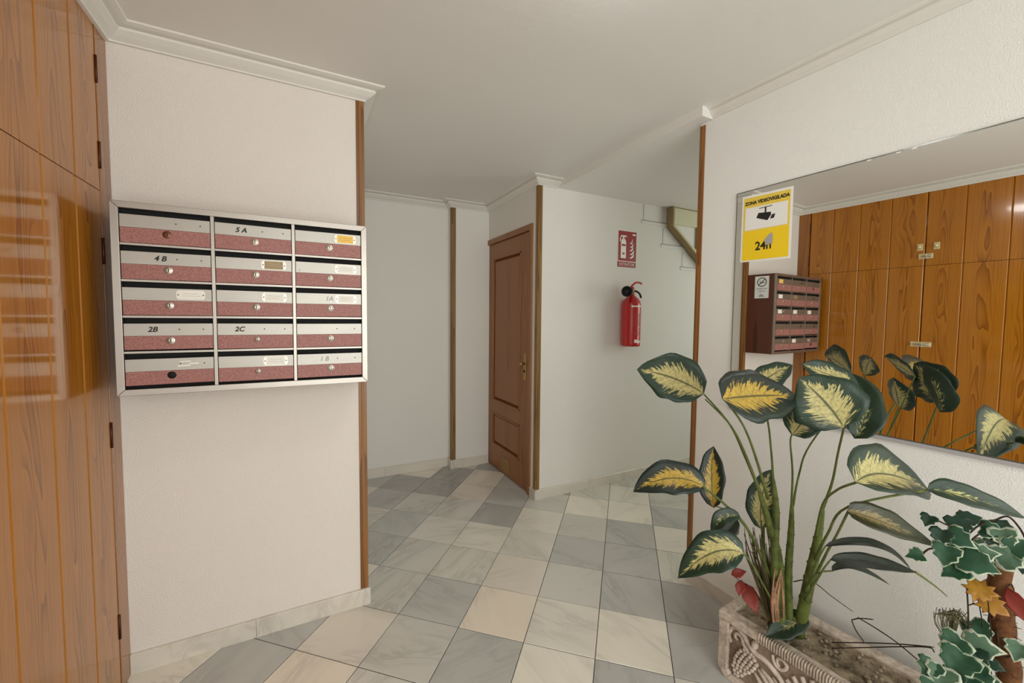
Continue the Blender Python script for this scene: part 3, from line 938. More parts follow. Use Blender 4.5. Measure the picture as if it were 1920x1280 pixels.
fl([(2.352, 1.885), (2.408, 1.885), (2.408, 2.02), (2.398, 2.038), (2.388, 2.044), (2.388, 2.062), (2.372, 2.062), (2.372, 2.044), (2.362, 2.038), (2.352, 2.02)], 'pictogram_bottle')
fl([(2.352, 2.06), (2.412, 2.06), (2.412, 2.072), (2.352, 2.072)], 'pictogram_lever')
fl([(2.340, 2.02), (2.347, 2.02), (2.352, 2.052), (2.362, 2.062), (2.350, 2.064), (2.341, 2.048)], 'pictogram_hose')
fl([(2.360, 1.985), (2.402, 1.985), (2.402, 2.0), (2.360, 2.0)], 'pictogram_label', 'red_sign', .0007)
fl([(2.370, 1.915), (2.392, 1.915), (2.392, 1.93), (2.370, 1.93)], 'pictogram_label', 'red_sign', .0007)
for k in range(5):
    z = 1.885+k*.03
    x = 2.446+(k % 2)*.004
    fl([(x, z+.006), (x+.02, z), (x+.046-k*.004, z+.016), (x+.052-k*.004, z+.045), (x+.04-k*.003, z+.032), (x+.02, z+.014)], 'pictogram_flame')
fl([(2.478, 2.078), (2.512, 2.078), (2.512, 2.09), (2.478, 2.09)], 'maker_mark')

fe = thing('fire_extinguisher', 'small red fire extinguisher with black horn hung on the white wall', 'fire extinguisher', (2.408, 2.52, 1.16))
EX, EYc = 2.408, 2.52
G().lathe((EX, EYc, 1.158), (0, 0, 1), [(0, .070), (.006, .077), (.02, .078), (.33, .078), (.36, .073), (.385, .058), (.405, .036), (.415, .026), (.44, .022), (.45, .022)], 28).make('cylinder', 'red', fe)
G().box((EX-.03, EYc+.07, 1.42), (EX+.03, EY, 1.47)).make('wall_bracket', 'red', fe)
vh = G().lathe((EX, EYc, 1.60), (0, 0, 1), [(0, .02), (.012, .024), (.03, .022), (.045, .015)], 14).make('valve', 'red', fe)
g = G(); g.tube(spline([(EX-.012, EYc, 1.638), (EX+.02, EYc-.01, 1.672), (EX+.06, EYc-.012, 1.682), (EX+.095, EYc-.014, 1.672)], 5), .008, 8); g.make('squeeze_lever', 'red', fe)
g = G(); g.tube(spline([(EX+.01, EYc, 1.612), (EX+.05, EYc-.01, 1.606), (EX+.08, EYc-.012, 1.585), (EX+.092, EYc-.014, 1.556)], 5), .0085, 8); g.make('carry_handle', 'rubber', fe)
hd = V((-.80, -.55, -.06)).normalized()
g = G(); g.lathe((EX-.01, EYc-.01, 1.606), hd, [(0, .014), (.03, .016), (.05, .024), (.10, .036), (.165, .042), (.175, .043), (.1755, .034), (.15, .03)], 20); g.make('horn', 'rubber', fe)
def on_cyl(deg, z, r=.0786):
    t = math.radians(deg)
    return V((EX+r*math.cos(t), EYc+r*math.sin(t), z)), V((math.cos(t), math.sin(t), 0)), V((-math.sin(t), math.cos(t), 0))
for z, hgt, d0, d1 in ((1.478, .011, -122, -62), (1.474, .019, -132, -122), (1.190, .026, -112, -92), (1.192, .012, -92, -62)):
    g = G(); vs = []
    n_ = 6
    for j in range(n_+1):
        q, nn, tt = on_cyl(d0+(d1-d0)*j/n_, z)
        vs += [q, q+V((0, 0, hgt))]
    g.add(vs, [[2*j, 2*j+2, 2*j+3, 2*j+1] for j in range(n_)])
    g.make('label_mark', 'white', fe)
rr = random.Random(2)
g = G()
for z in [1.25+.012*k for k in range(16)]:
    if rr.random() < .2:
        continue
    a = -112
    while a < -68:
        w = rr.uniform(3, 8)
        q0, n0, t0 = on_cyl(a, z); q1, n1, t1 = on_cyl(min(a+w, -64), z)
        g.add([q0, q1, q1+V((0, 0, .006)), q0+V((0, 0, .006))], [[0, 1, 2, 3]])
        a += w+2.5
g.make('instruction_print', 'pinkleaf', fe)

# ends of the stair treads that come through the far wall
for x0, x1, z in ((2.575, 2.925, 2.205), (2.81, 3.15, 2.024), (3.06, 3.42, 1.842)):
    o = thing('stair_tread_end', {2.205: 'uppermost pale stair tread end set in the far wall', 2.024: 'middle pale stair tread end set in the far wall', 1.842: 'lowest pale stair tread end set in the far wall'}[z], 'stair tread', (x0, EY, z), 'stair tread ends in the far wall')
    G().box((x0, EY-.006, z-.013), (x1, EY+.001, z+.013)).make('tread', 'wall_smooth', o, bevel=.003)
    G().box((x1-.022, EY-.012, z-.018), (x1, EY, z+.014)).make('nosing', 'grey', o, bevel=.003)
    G().box((x0, EY-.010, z+.013), (x1-.02, EY, z+.017)).make('edge_strip', 'grey', o, bevel=.001)
    G().box((x0+.02, EY-.0025, z+.017), (x0+.024, EY+.001, z+.155)).make('riser_edge', 'grey', o)
br = thing('stair_support', 'cream painted stair support with a sloping strut under the low ceiling', 'stair support', (3.1, EY-.07, 2.2))
yb0, yb1 = EY-.076, EY-.0155
G().prism([(2.886, yb0+.03, 2.200), (3.6, yb0+.03, 1.690), (3.6, yb0+.03, 2.21), (2.886, yb0+.03, 2.21)], (0, .03, 0)).make('panel_board', 'wall_smooth', br)
G().box((2.886, yb0+.012, 2.21), (3.6, yb1, ZL-.006)).make('beam', 'cream_wood', br, bevel=.002)
G().box((2.866, yb0-.001, 2.190), (2.885, yb1, ZL-.002)).make('end_edge', 'tan', br, bevel=.001)
G().box((2.8855, yb0+.008, ZL-.0058), (3.6, yb1, ZL-.001)).make('top_edge', 'tan', br)
g = G(); g.prism([(2.866, yb0-.001, 2.189), (2.885, yb0-.001, 2.189), (3.6, yb0-.001, 1.679), (3.6, yb0-.001, 1.655)], (0, .0605, 0)); g.make('strut_edge', 'tan', br)
g = G(); g.prism([(2.8855, yb0+.01, 2.206), (2.8855, yb0+.01, 2.1895), (3.6, yb0+.01, 1.680), (3.6, yb0+.01, 1.712), (2.91, yb0+.01, 2.206)], (0, .0195, 0)); g.make('strut', 'cream_wood', br)
G().box((3.195, yb0+.01, 1.99), (3.215, yb0+.0295, 2.2085)).make('post', 'tan', br)

# ------------------------------------------------------------------ lamp on the ceiling, just above the frame
lp = thing('ceiling_lamp', 'round opal glass ceiling lamp in the middle of the lobby', 'lamp', (.74, .84, ZC))
G().lathe((.74, .84, ZC), (0, 0, -1), [(0, .115), (.015, .115), (.017, .105)], 28).make('base_ring', 'white', lp)
G().lathe((.74, .84, ZC-.015), (0, 0, -1), [(0, .103), (.014, .10), (.028, .085), (.038, .06), (.044, .03), (.045, .004)], 28).make('glass_shade', 'lamp', lp)

# ------------------------------------------------------------------ stone planter
PO = V((1.432, .982, 0)); ap = math.radians(5)
PL = V((math.sin(ap), -math.cos(ap), 0)); PN = V((math.cos(ap), math.sin(ap), 0))
PLEN, PDEP, PH = .80, .275, .255
pt = thing('stone_planter', 'long cast stone planter with grape and scroll relief below the mirror', 'planter', PO)
def pp(l, z, out=0):
    """point on the planter's long front face: along it, up, and out towards the room"""
    return PO+PL*l+V((0, 0, z))-PN*out
def rounded(l0, l1, z0, z1, r, n=5):
    out = []
    for cx, cz, a0 in ((l0+r, z0+r, 180), (l1-r, z0+r, 270)):
        for k in range(n+1):
            t = math.radians(a0+90*k/n); out.append((cx+r*math.cos(t), cz+r*math.sin(t)))
    return out+[(l1, z1), (l0, z1)]
# walls of the trough, hollow for the soil
front = rounded(0, PLEN, .0, .222, .03)
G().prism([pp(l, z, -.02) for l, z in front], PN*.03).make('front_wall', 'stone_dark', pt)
G().prism([pp(l, z, -(PDEP-.035)) for l, z in rounded(0, PLEN, 0, .222, .03)], PN*.035).make('back_wall', 'stone', pt)
for l0 in (.0, PLEN-.03):
    G().obox(pp(l0, .012, -.03), PL*.03, PN*(PDEP-.05), (0, 0, .21)).make('end_wall', 'stone', pt)
G().obox(pp(.02, .006, -.03), PL*(PLEN-.04), PN*(PDEP-.05), (0, 0, .03)).make('bottom', 'stone', pt)
# raised border of the front panel
g = G()
inner = [(.036, .222), (.036, .034), (.05, .024), (PLEN-.05, .024), (PLEN-.036, .034), (PLEN-.036, .222)]
outer = [(0, .222), (0, .03), (.03, 0), (PLEN-.03, 0), (PLEN, .03), (PLEN, .222)]
for k in range(5):
    g.prism([pp(*outer[k], 0), pp(*outer[k+1], 0), pp(*inner[k+1], 0), pp(*inner[k], 0)], PN*.02)
g.make('border', 'stone', pt, bevel=.003)
# rim with fluted front edge
g = G()
g.obox(pp(-.002, .222, .002), PL*(PLEN+.004), PN*.045, (0, 0, PH-.222))
g.obox(pp(-.002, .222, -(PDEP-.04)), PL*(PLEN+.004), PN*.042, (0, 0, PH-.222))
for l0 in (-.002, PLEN-.038):
    g.obox(pp(l0, .222, -.043), PL*.04, PN*(PDEP-.085), (0, 0, PH-.222))
g.make('rim', 'stone', pt, bevel=.005)
g = G()
l = .15
while l < PLEN-.02:
    g.tube([pp(l, .226, .004), pp(l, PH-.003, .004), pp(l, PH+.0005, -.002), pp(l, PH+.0008, -.016)], .0034, 5)
    l += .0085
o = g.make('rim_fluting', 'stone', pt); o['kind'] = 'stuff'
# soil
g = G(); nx_, ny_ = 40, 14
rs = random.Random(1)
for i in range(nx_+1):
    for j in range(ny_+1):
        g.v.append(pp(.035+(PLEN-.07)*i/nx_, .236+rs.uniform(-.006, .011), -(.04+(PDEP-.08)*j/ny_)))
g.f = [[i*(ny_+1)+j, (i+1)*(ny_+1)+j, (i+1)*(ny_+1)+j+1, i*(ny_+1)+j+1] for i in range(nx_) for j in range(ny_)]
g.smooth = set(range(len(g.f)))
g.make('soil', 'soil', pt)
g = G()
for k in range(120):
    l, w = rs.uniform(.04, PLEN-.04), rs.uniform(.05, PDEP-.05)
    r = rs.uniform(.003, .009)
    g.ball(pp(l, .243, -w), r, r*rs.uniform(.7, 1.2), r*.7, 6, 4)
o = g.make('soil_crumbs', 'soil', pt); o['kind'] = 'stuff'

# relief: grapes, scrolls and palm flutes, mirrored about the middle of the trough
def relief(mir_):
    f = (lambda l: PLEN-l) if mir_ else (lambda l: l)
    g = G(); rows = [(.150, .085, .122, 3), (.136, .072, .137, 4), (.121, .062, .142, 5), (.106, .055, .136, 5), (.091, .050, .128, 5), (.076, .050, .116, 5), (.061, .048, .104, 4), (.046, .052, .092, 3), (.035, .060, .076, 2)]
    for z, a, b, n in rows:
        for k in range(n):
            l = a+(b-a)*(k+.5)/n+(.002 if n % 2 else 0)
            c = pp(f(l), z, -.016)
            g.ball(c, .0105, .0078, .0082, 8, 6)
    o = g.make('grape_cluster', 'stone', pt)
    def tb(pts, rad, name, n=7):
        q = G(); q.tube(spline([pp(f(l), z, -.017) for l, z in pts], n), lerp_list(rad, n), 8); q.make(name, 'stone', pt)
    tb([(.066, .166), (.055, .176), (.064, .192), (.082, .188), (.088, .168), (.105, .152), (.128, .146)], [.004, .005, .006, .007, .008, .008, .009], 'scroll')
    tb([(.040, .142), (.034, .168), (.042, .200), (.062, .212), (.085, .204), (.106, .180), (.130, .164), (.165, .160), (.200, .142), (.232, .115), (.262, .075)], [.005, .006, .007, .008, .009, .009, .010, .010, .010, .009, .006], 'scroll')
    tb([(.212, .172), (.203, .182), (.206, .198), (.222, .202), (.234, .188), (.222, .168), (.204, .166), (.192, .180), (.188, .200)], [.003, .004, .005, .006, .006, .006, .006, .006, .005], 'scroll')
    q = G(); q.ball(pp(f(.128), .193, -.018), .016, .012, .017, 12, 8); q.make('oval_leaf', 'stone', pt)
    for (a, b, r) in (((.140, .110), (.190, .060), .010), ((.150, .118), (.215, .075), .010), ((.128, .088), (.165, .035), .009), ((.190, .118), (.240, .060), .009)):
        q = G(); q.tube(spline([pp(f(a[0]), a[1], -.019), pp(f((a[0]+b[0])/2+.006), (a[1]+b[1])/2+.006, -.015), pp(f(b[0]), b[1], -.019)], 5), lerp_list([.003, r, .002], 5), 8)
        q.make('leaf_flute', 'stone', pt)
    for k in range(7):
        t0 = math.radians(150-k*17)
        a = (.325+.022*math.cos(t0), .085+.03*math.sin(t0)); b = (.325+.105*math.cos(t0), .085+.118*math.sin(t0))
        if b[0] > PLEN/2+.005:
            continue
        q = G(); q.tube(spline([pp(f(a[0]), a[1], -.019), pp(f(a[0]*.4+b[0]*.6), a[1]*.4+b[1]*.6, -.015), pp(f(b[0]), b[1], -.017)], 5), lerp_list([.004, .010, .007], 5), 8)
        q.make('palm_flute', 'stone', pt)
relief(False); relief(True)

# ------------------------------------------------------------------ plants
LEAVES = [
    ('A', (1.2467, 0.9413, 1.1232), (1.1805, 1.0235, 1.1724), (1.0978, 1.1127, 1.1969), 0.0844, (-0.7047, -0.611, 0.3607), 0.1, 0, 0.42),
    ('B', (1.0275, 0.7188, 1.1638), (1.1935, 0.7229, 1.1585), (1.3821, 0.7149, 1.1447), 0.0851, (-0.2519, -0.7557, 0.6046), 0.18, 1, 0.38),
    ('B2', (1.3763, 0.8527, 1.1375), (1.436, 0.825, 1.1914), (1.502, 0.7931, 1.2287), 0.0441, (-0.7374, -0.4236, 0.5262), 0.15, 0, 0.5),
    ('C', (1.4189, 0.6011, 1.0663), (1.3911, 0.6423, 1.1405), (1.3565, 0.6979, 1.206), 0.0929, (-0.8672, -0.4004, 0.2959), 0.12, 0, 0.42),
    ('C2', (1.5757, 0.6393, 1.1767), (1.535, 0.6957, 1.2044), (1.4861, 0.7567, 1.237), 0.0437, (-0.7606, -0.3447, 0.5501), 0.2, 0, 0.5),
    ('C3', (1.4585, 0.59, 1.0322), (1.5127, 0.5895, 1.1187), (1.5281, 0.6325, 1.218), 0.0485, (-0.8752, -0.3411, 0.343), 0.45, 2, 0.5),
    ('D', (1.3881, 0.7268, 1.0163), (1.4536, 0.719, 1.0752), (1.5051, 0.7196, 1.1552), 0.0572, (-0.8606, -0.4256, 0.2797), 0.3, 0, 0.4),
    ('E', (1.2272, 0.9101, 0.8037), (1.1472, 0.9864, 0.824), (1.0495, 1.067, 0.7613), 0.0582, (-0.6089, -0.5235, 0.596), 0.22, 1, 0.45),
    ('F', (1.3059, 0.9314, 0.7064), (1.3188, 0.9538, 0.8175), (1.3454, 0.9684, 0.9161), 0.0428, (-0.7655, -0.5536, 0.328), 0.3, 1, 0.45),
    ('G', (1.2293, 0.7646, 0.6463), (1.1575, 0.8237, 0.6373), (1.082, 0.8905, 0.5354), 0.0581, (-0.6167, -0.4389, 0.6535), 0.2, 0, 0.42),
    ('H', (1.4581, 0.8484, 0.6314), (1.4798, 0.8656, 0.7317), (1.5331, 0.8665, 0.8315), 0.0467, (-0.807, -0.472, 0.3549), 0.2, 0, 0.5),
    ('I', (1.3144, 0.8374, 0.7153), (1.2563, 0.8669, 0.7075), (1.2311, 0.8759, 0.6385), 0.0236, (-0.6867, -0.4738, 0.5514), 0.4, 2, 0.4),
    ('I2', (1.3236, 0.8542, 0.6982), (1.2968, 0.8658, 0.6612), (1.2737, 0.8767, 0.6427), 0.0276, (-0.7217, -0.4818, 0.497), 0.3, 3, 0.5),
    ('J', (1.1698, 0.4665, 0.9974), (1.3529, 0.4726, 0.9833), (1.6017, 0.4627, 0.8923), 0.0724, (-0.3498, -0.5997, 0.7197), 0.25, 0, 0.42),
    ('K', (1.4029, 0.4113, 0.9563), (1.4697, 0.3538, 0.947), (1.578, 0.2838, 0.9), 0.0305, (-0.7182, -0.1729, 0.6741), 0.35, 2, 0.4),
    ('L', (1.281, 0.526, 0.8771), (1.3398, 0.4721, 0.8594), (1.4637, 0.4044, 0.7967), 0.0348, (-0.7007, -0.2469, 0.6694), 0.3, 4, 0.35),
    ('M', (1.248, 0.5594, 0.7719), (1.3452, 0.4877, 0.7899), (1.4166, 0.436, 0.7289), 0.0128, (-0.474, -0.1719, 0.8636), 0.3, 3, 0.4),
    ('N', (1.2616, 0.5503, 0.736), (1.3444, 0.4852, 0.7389), (1.4289, 0.4292, 0.722), 0.0213, (-0.5106, -0.1843, 0.8398), 0.3, 3, 0.4),
    ('O', (1.3123, 0.566, 0.6811), (1.3657, 0.5391, 0.6936), (1.4426, 0.4856, 0.6502), 0.012, (-0.4527, -0.1787, 0.8736), 0.3, 3, 0.4),
    ('Q', (1.5678, 0.7524, 0.3446), (1.5095, 0.7692, 0.3101), (1.4304, 0.8023, 0.2739), 0.0376, (-0.6338, -0.323, 0.7028), 0.3, 2, 0.5),
]
STEMS = [
    ('cane', [(1.5187, 0.801, 0.2605), (1.4381, 0.7747, 0.5439), (1.4025, 0.7901, 0.6855), (1.3638, 0.8058, 0.8034)], [0.016, 0.015, 0.012, 0.006]),
    ('cane', [(1.5512, 0.7892, 0.2492), (1.4773, 0.7633, 0.5015), (1.4772, 0.761, 0.6537), (1.4713, 0.7589, 0.7585)], [0.014, 0.012, 0.01, 0.005]),
    ('cane', [(1.5733, 0.7724, 0.2534), (1.4984, 0.7083, 0.5184), (1.4795, 0.682, 0.6739), (1.4609, 0.6642, 0.7832)], [0.02, 0.017, 0.012, 0.006]),
    ('cane', [(1.5397, 0.8297, 0.2611), (1.4187, 0.8044, 0.4945), (1.4206, 0.8208, 0.5998), (1.435, 0.8282, 0.66)], [0.008, 0.009, 0.008, 0.003]),
    ('cane', [(1.5137, 0.8094, 0.2643), (1.4149, 0.7758, 0.5498), (1.4226, 0.7824, 0.7309), (1.4163, 0.792, 0.8394)], [0.013, 0.013, 0.011, 0.005]),
    ('stalk', [(1.3669, 0.8038, 0.798), (1.3337, 0.8391, 0.9146), (1.2966, 0.876, 1.0256), (1.2467, 0.9412, 1.1214)], [0.005, 0.004, 0.0032, 0.0028]),
    ('stalk', [(1.37, 0.8017, 0.7891), (1.3319, 0.8282, 0.9055), (1.2748, 0.8534, 1.0244), (1.2321, 0.9255, 1.1086)], [0.005, 0.004, 0.003, 0.002]),
    ('stalk', [(1.389, 0.7914, 0.7803), (1.3164, 0.7925, 0.9284), (1.1956, 0.7609, 1.0563), (1.0471, 0.7195, 1.156)], [0.005, 0.004, 0.003, 0.003]),
    ('stalk', [(1.4161, 0.7916, 0.8304), (1.4114, 0.8004, 0.9389), (1.4089, 0.8197, 1.054), (1.3779, 0.8517, 1.1357)], [0.004, 0.0032, 0.003, 0.002]),
    ('stalk', [(1.4696, 0.7592, 0.7495), (1.4426, 0.7469, 0.8783), (1.3953, 0.7327, 0.9877), (1.3896, 0.7261, 1.0181)], [0.004, 0.003, 0.0025, 0.002]),
    ('stalk', [(1.4745, 0.7569, 0.7531), (1.483, 0.7476, 0.8621), (1.4755, 0.7133, 0.9788), (1.5757, 0.6393, 1.1767)], [0.004, 0.003, 0.0025, 0.002]),
    ('stalk', [(1.4578, 0.6654, 0.7747), (1.4548, 0.6393, 0.88), (1.4373, 0.6204, 0.9808), (1.4248, 0.6035, 1.0634)], [0.005, 0.0035, 0.003, 0.003]),
    ('stalk', [(1.4639, 0.6797, 0.6878), (1.3833, 0.6283, 0.8317), (1.2592, 0.5405, 0.9335), (1.1781, 0.4678, 0.9955)], [0.005, 0.0035, 0.003, 0.003]),
    ('stalk', [(1.4819, 0.6877, 0.5986), (1.3719, 0.6071, 0.7543), (1.3075, 0.535, 0.8793), (1.4121, 0.4121, 0.9542)], [0.005, 0.0035, 0.003, 0.003]),
    ('stalk', [(1.5012, 0.7053, 0.4916), (1.3653, 0.6068, 0.6913), (1.304, 0.5545, 0.7964), (1.2895, 0.527, 0.8733)], [0.005, 0.0035, 0.003, 0.003]),
    ('stalk', [(1.4991, 0.7162, 0.467), (1.3546, 0.6316, 0.6346), (1.2612, 0.5731, 0.7372), (1.2506, 0.558, 0.7705)], [0.004, 0.003, 0.0025, 0.002]),
    ('stalk', [(1.4955, 0.7165, 0.44), (1.3388, 0.6159, 0.6123), (1.2811, 0.5716, 0.6945), (1.2628, 0.5496, 0.7346)], [0.004, 0.003, 0.0025, 0.002]),
    ('stalk', [(1.4927, 0.7195, 0.4669), (1.3875, 0.646, 0.5933), (1.3194, 0.5948, 0.6593), (1.3149, 0.5646, 0.6812)], [0.003, 0.0025, 0.002, 0.002]),
    ('stalk', [(1.4265, 0.4306, 0.7233), (1.4499, 0.4174, 0.7053), (1.4782, 0.4014, 0.6818), (1.5004, 0.3887, 0.6595)], [0.003, 0.0025, 0.002, 0.001]),
    ('stalk', [(1.4343, 0.7838, 0.4735), (1.3557, 0.8355, 0.6618), (1.2916, 0.8733, 0.742), (1.2207, 0.9137, 0.8074)], [0.005, 0.005, 0.004, 0.003]),
    ('stalk', [(1.3621, 0.8433, 0.6603), (1.3548, 0.8826, 0.6899), (1.3298, 0.9191, 0.7067), (1.306, 0.9318, 0.7141)], [0.003, 0.0025, 0.002, 0.002]),
    ('stalk', [(1.4198, 0.7767, 0.4162), (1.3454, 0.7758, 0.5145), (1.2721, 0.7621, 0.5975), (1.2278, 0.7654, 0.6463)], [0.004, 0.003, 0.003, 0.003]),
    ('stalk', [(1.4327, 0.8103, 0.5255), (1.444, 0.8307, 0.5889), (1.4581, 0.8486, 0.6352), (1.4636, 0.853, 0.6615)], [0.004, 0.003, 0.003, 0.003]),
    ('dry', [(1.4933, 0.7539, 0.4833), (1.5015, 0.7064, 0.513), (1.5411, 0.661, 0.4737), (1.5894, 0.6224, 0.4323)], [0.002, 0.002, 0.0015, 0.001]),
    ('dry', [(1.5015, 0.8109, 0.2776), (1.4568, 0.813, 0.4197), (1.4734, 0.8418, 0.5162), (1.464, 0.852, 0.6076)], [0.0028, 0.0028, 0.0022, 0.001]),
    ('dry', [(1.4975, 0.813, 0.2776), (1.442, 0.807, 0.4281), (1.4293, 0.825, 0.5375), (1.422, 0.8341, 0.6281)], [0.0028, 0.0028, 0.0022, 0.001]),
    ('dry', [(1.489, 0.8173, 0.2775), (1.4212, 0.8101, 0.4326), (1.3866, 0.8273, 0.5479), (1.3808, 0.8355, 0.6368)], [0.0028, 0.0028, 0.0022, 0.001]),
    ('dry', [(1.5113, 0.8058, 0.2777), (1.4455, 0.8195, 0.4192), (1.4489, 0.8602, 0.5128), (1.4279, 0.8768, 0.6124)], [0.0028, 0.0028, 0.0022, 0.001]),
    ('dry', [(1.5059, 0.8086, 0.2777), (1.42, 0.8029, 0.4375), (1.4036, 0.8141, 0.5505), (1.3908, 0.8254, 0.6304)], [0.0028, 0.0028, 0.0022, 0.001]),
    ('dry', [(1.4904, 0.8166, 0.2775), (1.4124, 0.8051, 0.4385), (1.368, 0.8163, 0.5591), (1.3656, 0.819, 0.5835)], [0.0028, 0.0028, 0.0022, 0.001]),
    ('dry', [(1.4867, 0.8185, 0.2775), (1.4123, 0.8091, 0.4361), (1.377, 0.8379, 0.5447), (1.3643, 0.8482, 0.6081)], [0.0028, 0.0028, 0.0022, 0.001]),
    ('dry', [(1.5099, 0.8066, 0.2777), (1.455, 0.8004, 0.4281), (1.435, 0.8322, 0.532), (1.4347, 0.835, 0.5767)], [0.0028, 0.0028, 0.0022, 0.001]),
    ('dry', [(1.4919, 0.8159, 0.2775), (1.4472, 0.8186, 0.4192), (1.4532, 0.8625, 0.5103), (1.4467, 0.8729, 0.629)], [0.0028, 0.0028, 0.0022, 0.001]),
    ('dry', [(1.5058, 0.8087, 0.2777), (1.4238, 0.788, 0.4456), (1.3696, 0.7872, 0.5747), (1.3663, 0.7927, 0.6401)], [0.0028, 0.0028, 0.0022, 0.001]),
    ('dry', [(1.486, 0.8189, 0.2775), (1.4525, 0.8059, 0.4255), (1.4651, 0.8218, 0.5295), (1.4657, 0.8241, 0.5752)], [0.0028, 0.0028, 0.0022, 0.001]),
    ('dry', [(1.5138, 0.8045, 0.2777), (1.4672, 0.8042, 0.422), (1.4621, 0.8283, 0.5268), (1.4478, 0.8397, 0.5954)], [0.0028, 0.0028, 0.0022, 0.001]),
    ('dry', [(1.505, 0.8091, 0.2777), (1.4142, 0.7943, 0.4447), (1.3698, 0.8034, 0.5657), (1.3465, 0.8188, 0.6232)], [0.0028, 0.0028, 0.0022, 0.001]),
    ('dry', [(1.5195, 0.8016, 0.2778), (1.436, 0.7971, 0.4361), (1.4337, 0.8094, 0.5449), (1.4294, 0.8151, 0.6051)], [0.0028, 0.0028, 0.0022, 0.001]),
    ('dry', [(1.4873, 0.8182, 0.2775), (1.4206, 0.8235, 0.4245), (1.3925, 0.8504, 0.5336), (1.3807, 0.8632, 0.6476)], [0.0028, 0.0028, 0.0022, 0.001]),
    ('dry', [(1.4801, 0.822, 0.2774), (1.4127, 0.816, 0.4316), (1.373, 0.8394, 0.545), (1.3641, 0.8462, 0.5843)], [0.0028, 0.0028, 0.0022, 0.001]),
    ('dry', [(1.5188, 0.802, 0.2778), (1.4137, 0.787, 0.4494), (1.3642, 0.792, 0.5735), (1.3412, 0.8103, 0.6825)], [0.0028, 0.0028, 0.0022, 0.001]),
    ('dry', [(1.5138, 0.8046, 0.2777), (1.4444, 0.8219, 0.418), (1.4344, 0.8623, 0.5156), (1.4091, 0.8809, 0.6104)], [0.0028, 0.0028, 0.0022, 0.001]),
    ('dry', [(1.5149, 0.804, 0.2778), (1.4388, 0.8073, 0.4289), (1.4266, 0.84, 0.53), (1.3973, 0.8574, 0.5686)], [0.0028, 0.0028, 0.0022, 0.001]),
    ('dry', [(1.4933, 0.8151, 0.2775), (1.4308, 0.7991, 0.4365), (1.418, 0.8084, 0.5498), (1.4094, 0.8189, 0.6544)], [0.0028, 0.0028, 0.0022, 0.001]),
    ('dry', [(1.5195, 0.8016, 0.2778), (1.4404, 0.8146, 0.4239), (1.4433, 0.8488, 0.5206), (1.4216, 0.8659, 0.6212)], [0.0028, 0.0028, 0.0022, 0.001]),
    ('dry', [(1.5136, 0.8047, 0.2777), (1.464, 0.8023, 0.4242), (1.4879, 0.8263, 0.5207), (1.4738, 0.8403, 0.6345)], [0.0028, 0.0028, 0.0022, 0.001]),
    ('dry', [(1.4899, 0.8169, 0.2775), (1.4411, 0.8128, 0.4248), (1.4442, 0.8495, 0.5199), (1.4285, 0.8613, 0.5823)], [0.0028, 0.0028, 0.0022, 0.001]),
    ('dry', [(1.4878, 0.818, 0.2775), (1.4663, 0.8088, 0.4194), (1.5004, 0.8352, 0.5125), (1.4964, 0.8395, 0.551)], [0.0028, 0.0028, 0.0022, 0.001]),
    ('dry', [(1.4799, 0.822, 0.2774), (1.4063, 0.8167, 0.4332), (1.3746, 0.8435, 0.5423), (1.3532, 0.8568, 0.5802)], [0.0028, 0.0028, 0.0022, 0.001]),
    ('dry', [(1.4811, 0.8214, 0.2774), (1.417, 0.8151, 0.4309), (1.3984, 0.8219, 0.5477), (1.3882, 0.8338, 0.6611)], [0.0028, 0.0028, 0.0022, 0.001]),
    ('husk', [(1.4914, 0.8132, 0.2856), (1.4031, 0.769, 0.4266), (1.4018, 0.769, 0.5111)], [0.003, 0.0045, 0.001]),
    ('husk', [(1.51, 0.8036, 0.2858), (1.4165, 0.7621, 0.4267), (1.416, 0.761, 0.5004)], [0.003, 0.0045, 0.001]),
    ('husk', [(1.4953, 0.8112, 0.2856), (1.4033, 0.7689, 0.4266), (1.4233, 0.7597, 0.5423)], [0.003, 0.0045, 0.001]),
    ('husk', [(1.4939, 0.8119, 0.2856), (1.4001, 0.7706, 0.4266), (1.4069, 0.769, 0.5558)], [0.003, 0.0045, 0.001]),
    ('husk', [(1.5032, 0.8071, 0.2857), (1.4162, 0.7622, 0.4267), (1.3995, 0.7692, 0.4948)], [0.003, 0.0045, 0.001]),
    ('husk', [(1.5082, 0.8045, 0.2857), (1.4137, 0.7635, 0.4267), (1.4301, 0.755, 0.521)], [0.003, 0.0045, 0.001]),
    ('husk', [(1.5023, 0.8076, 0.2857), (1.409, 0.766, 0.4266), (1.4088, 0.7649, 0.5023)], [0.003, 0.0045, 0.001]),
    ('husk', [(1.4933, 0.8122, 0.2856), (1.4032, 0.769, 0.4266), (1.422, 0.7598, 0.5323)], [0.003, 0.0045, 0.001]),
    ('husk', [(1.5235, 0.7967, 0.2859), (1.4344, 0.7529, 0.4269), (1.4247, 0.7591, 0.543)], [0.003, 0.0045, 0.001]),
    ('husk', [(1.5077, 0.8048, 0.2857), (1.4168, 0.7619, 0.4267), (1.4262, 0.7588, 0.5523)], [0.003, 0.0045, 0.001]),
]
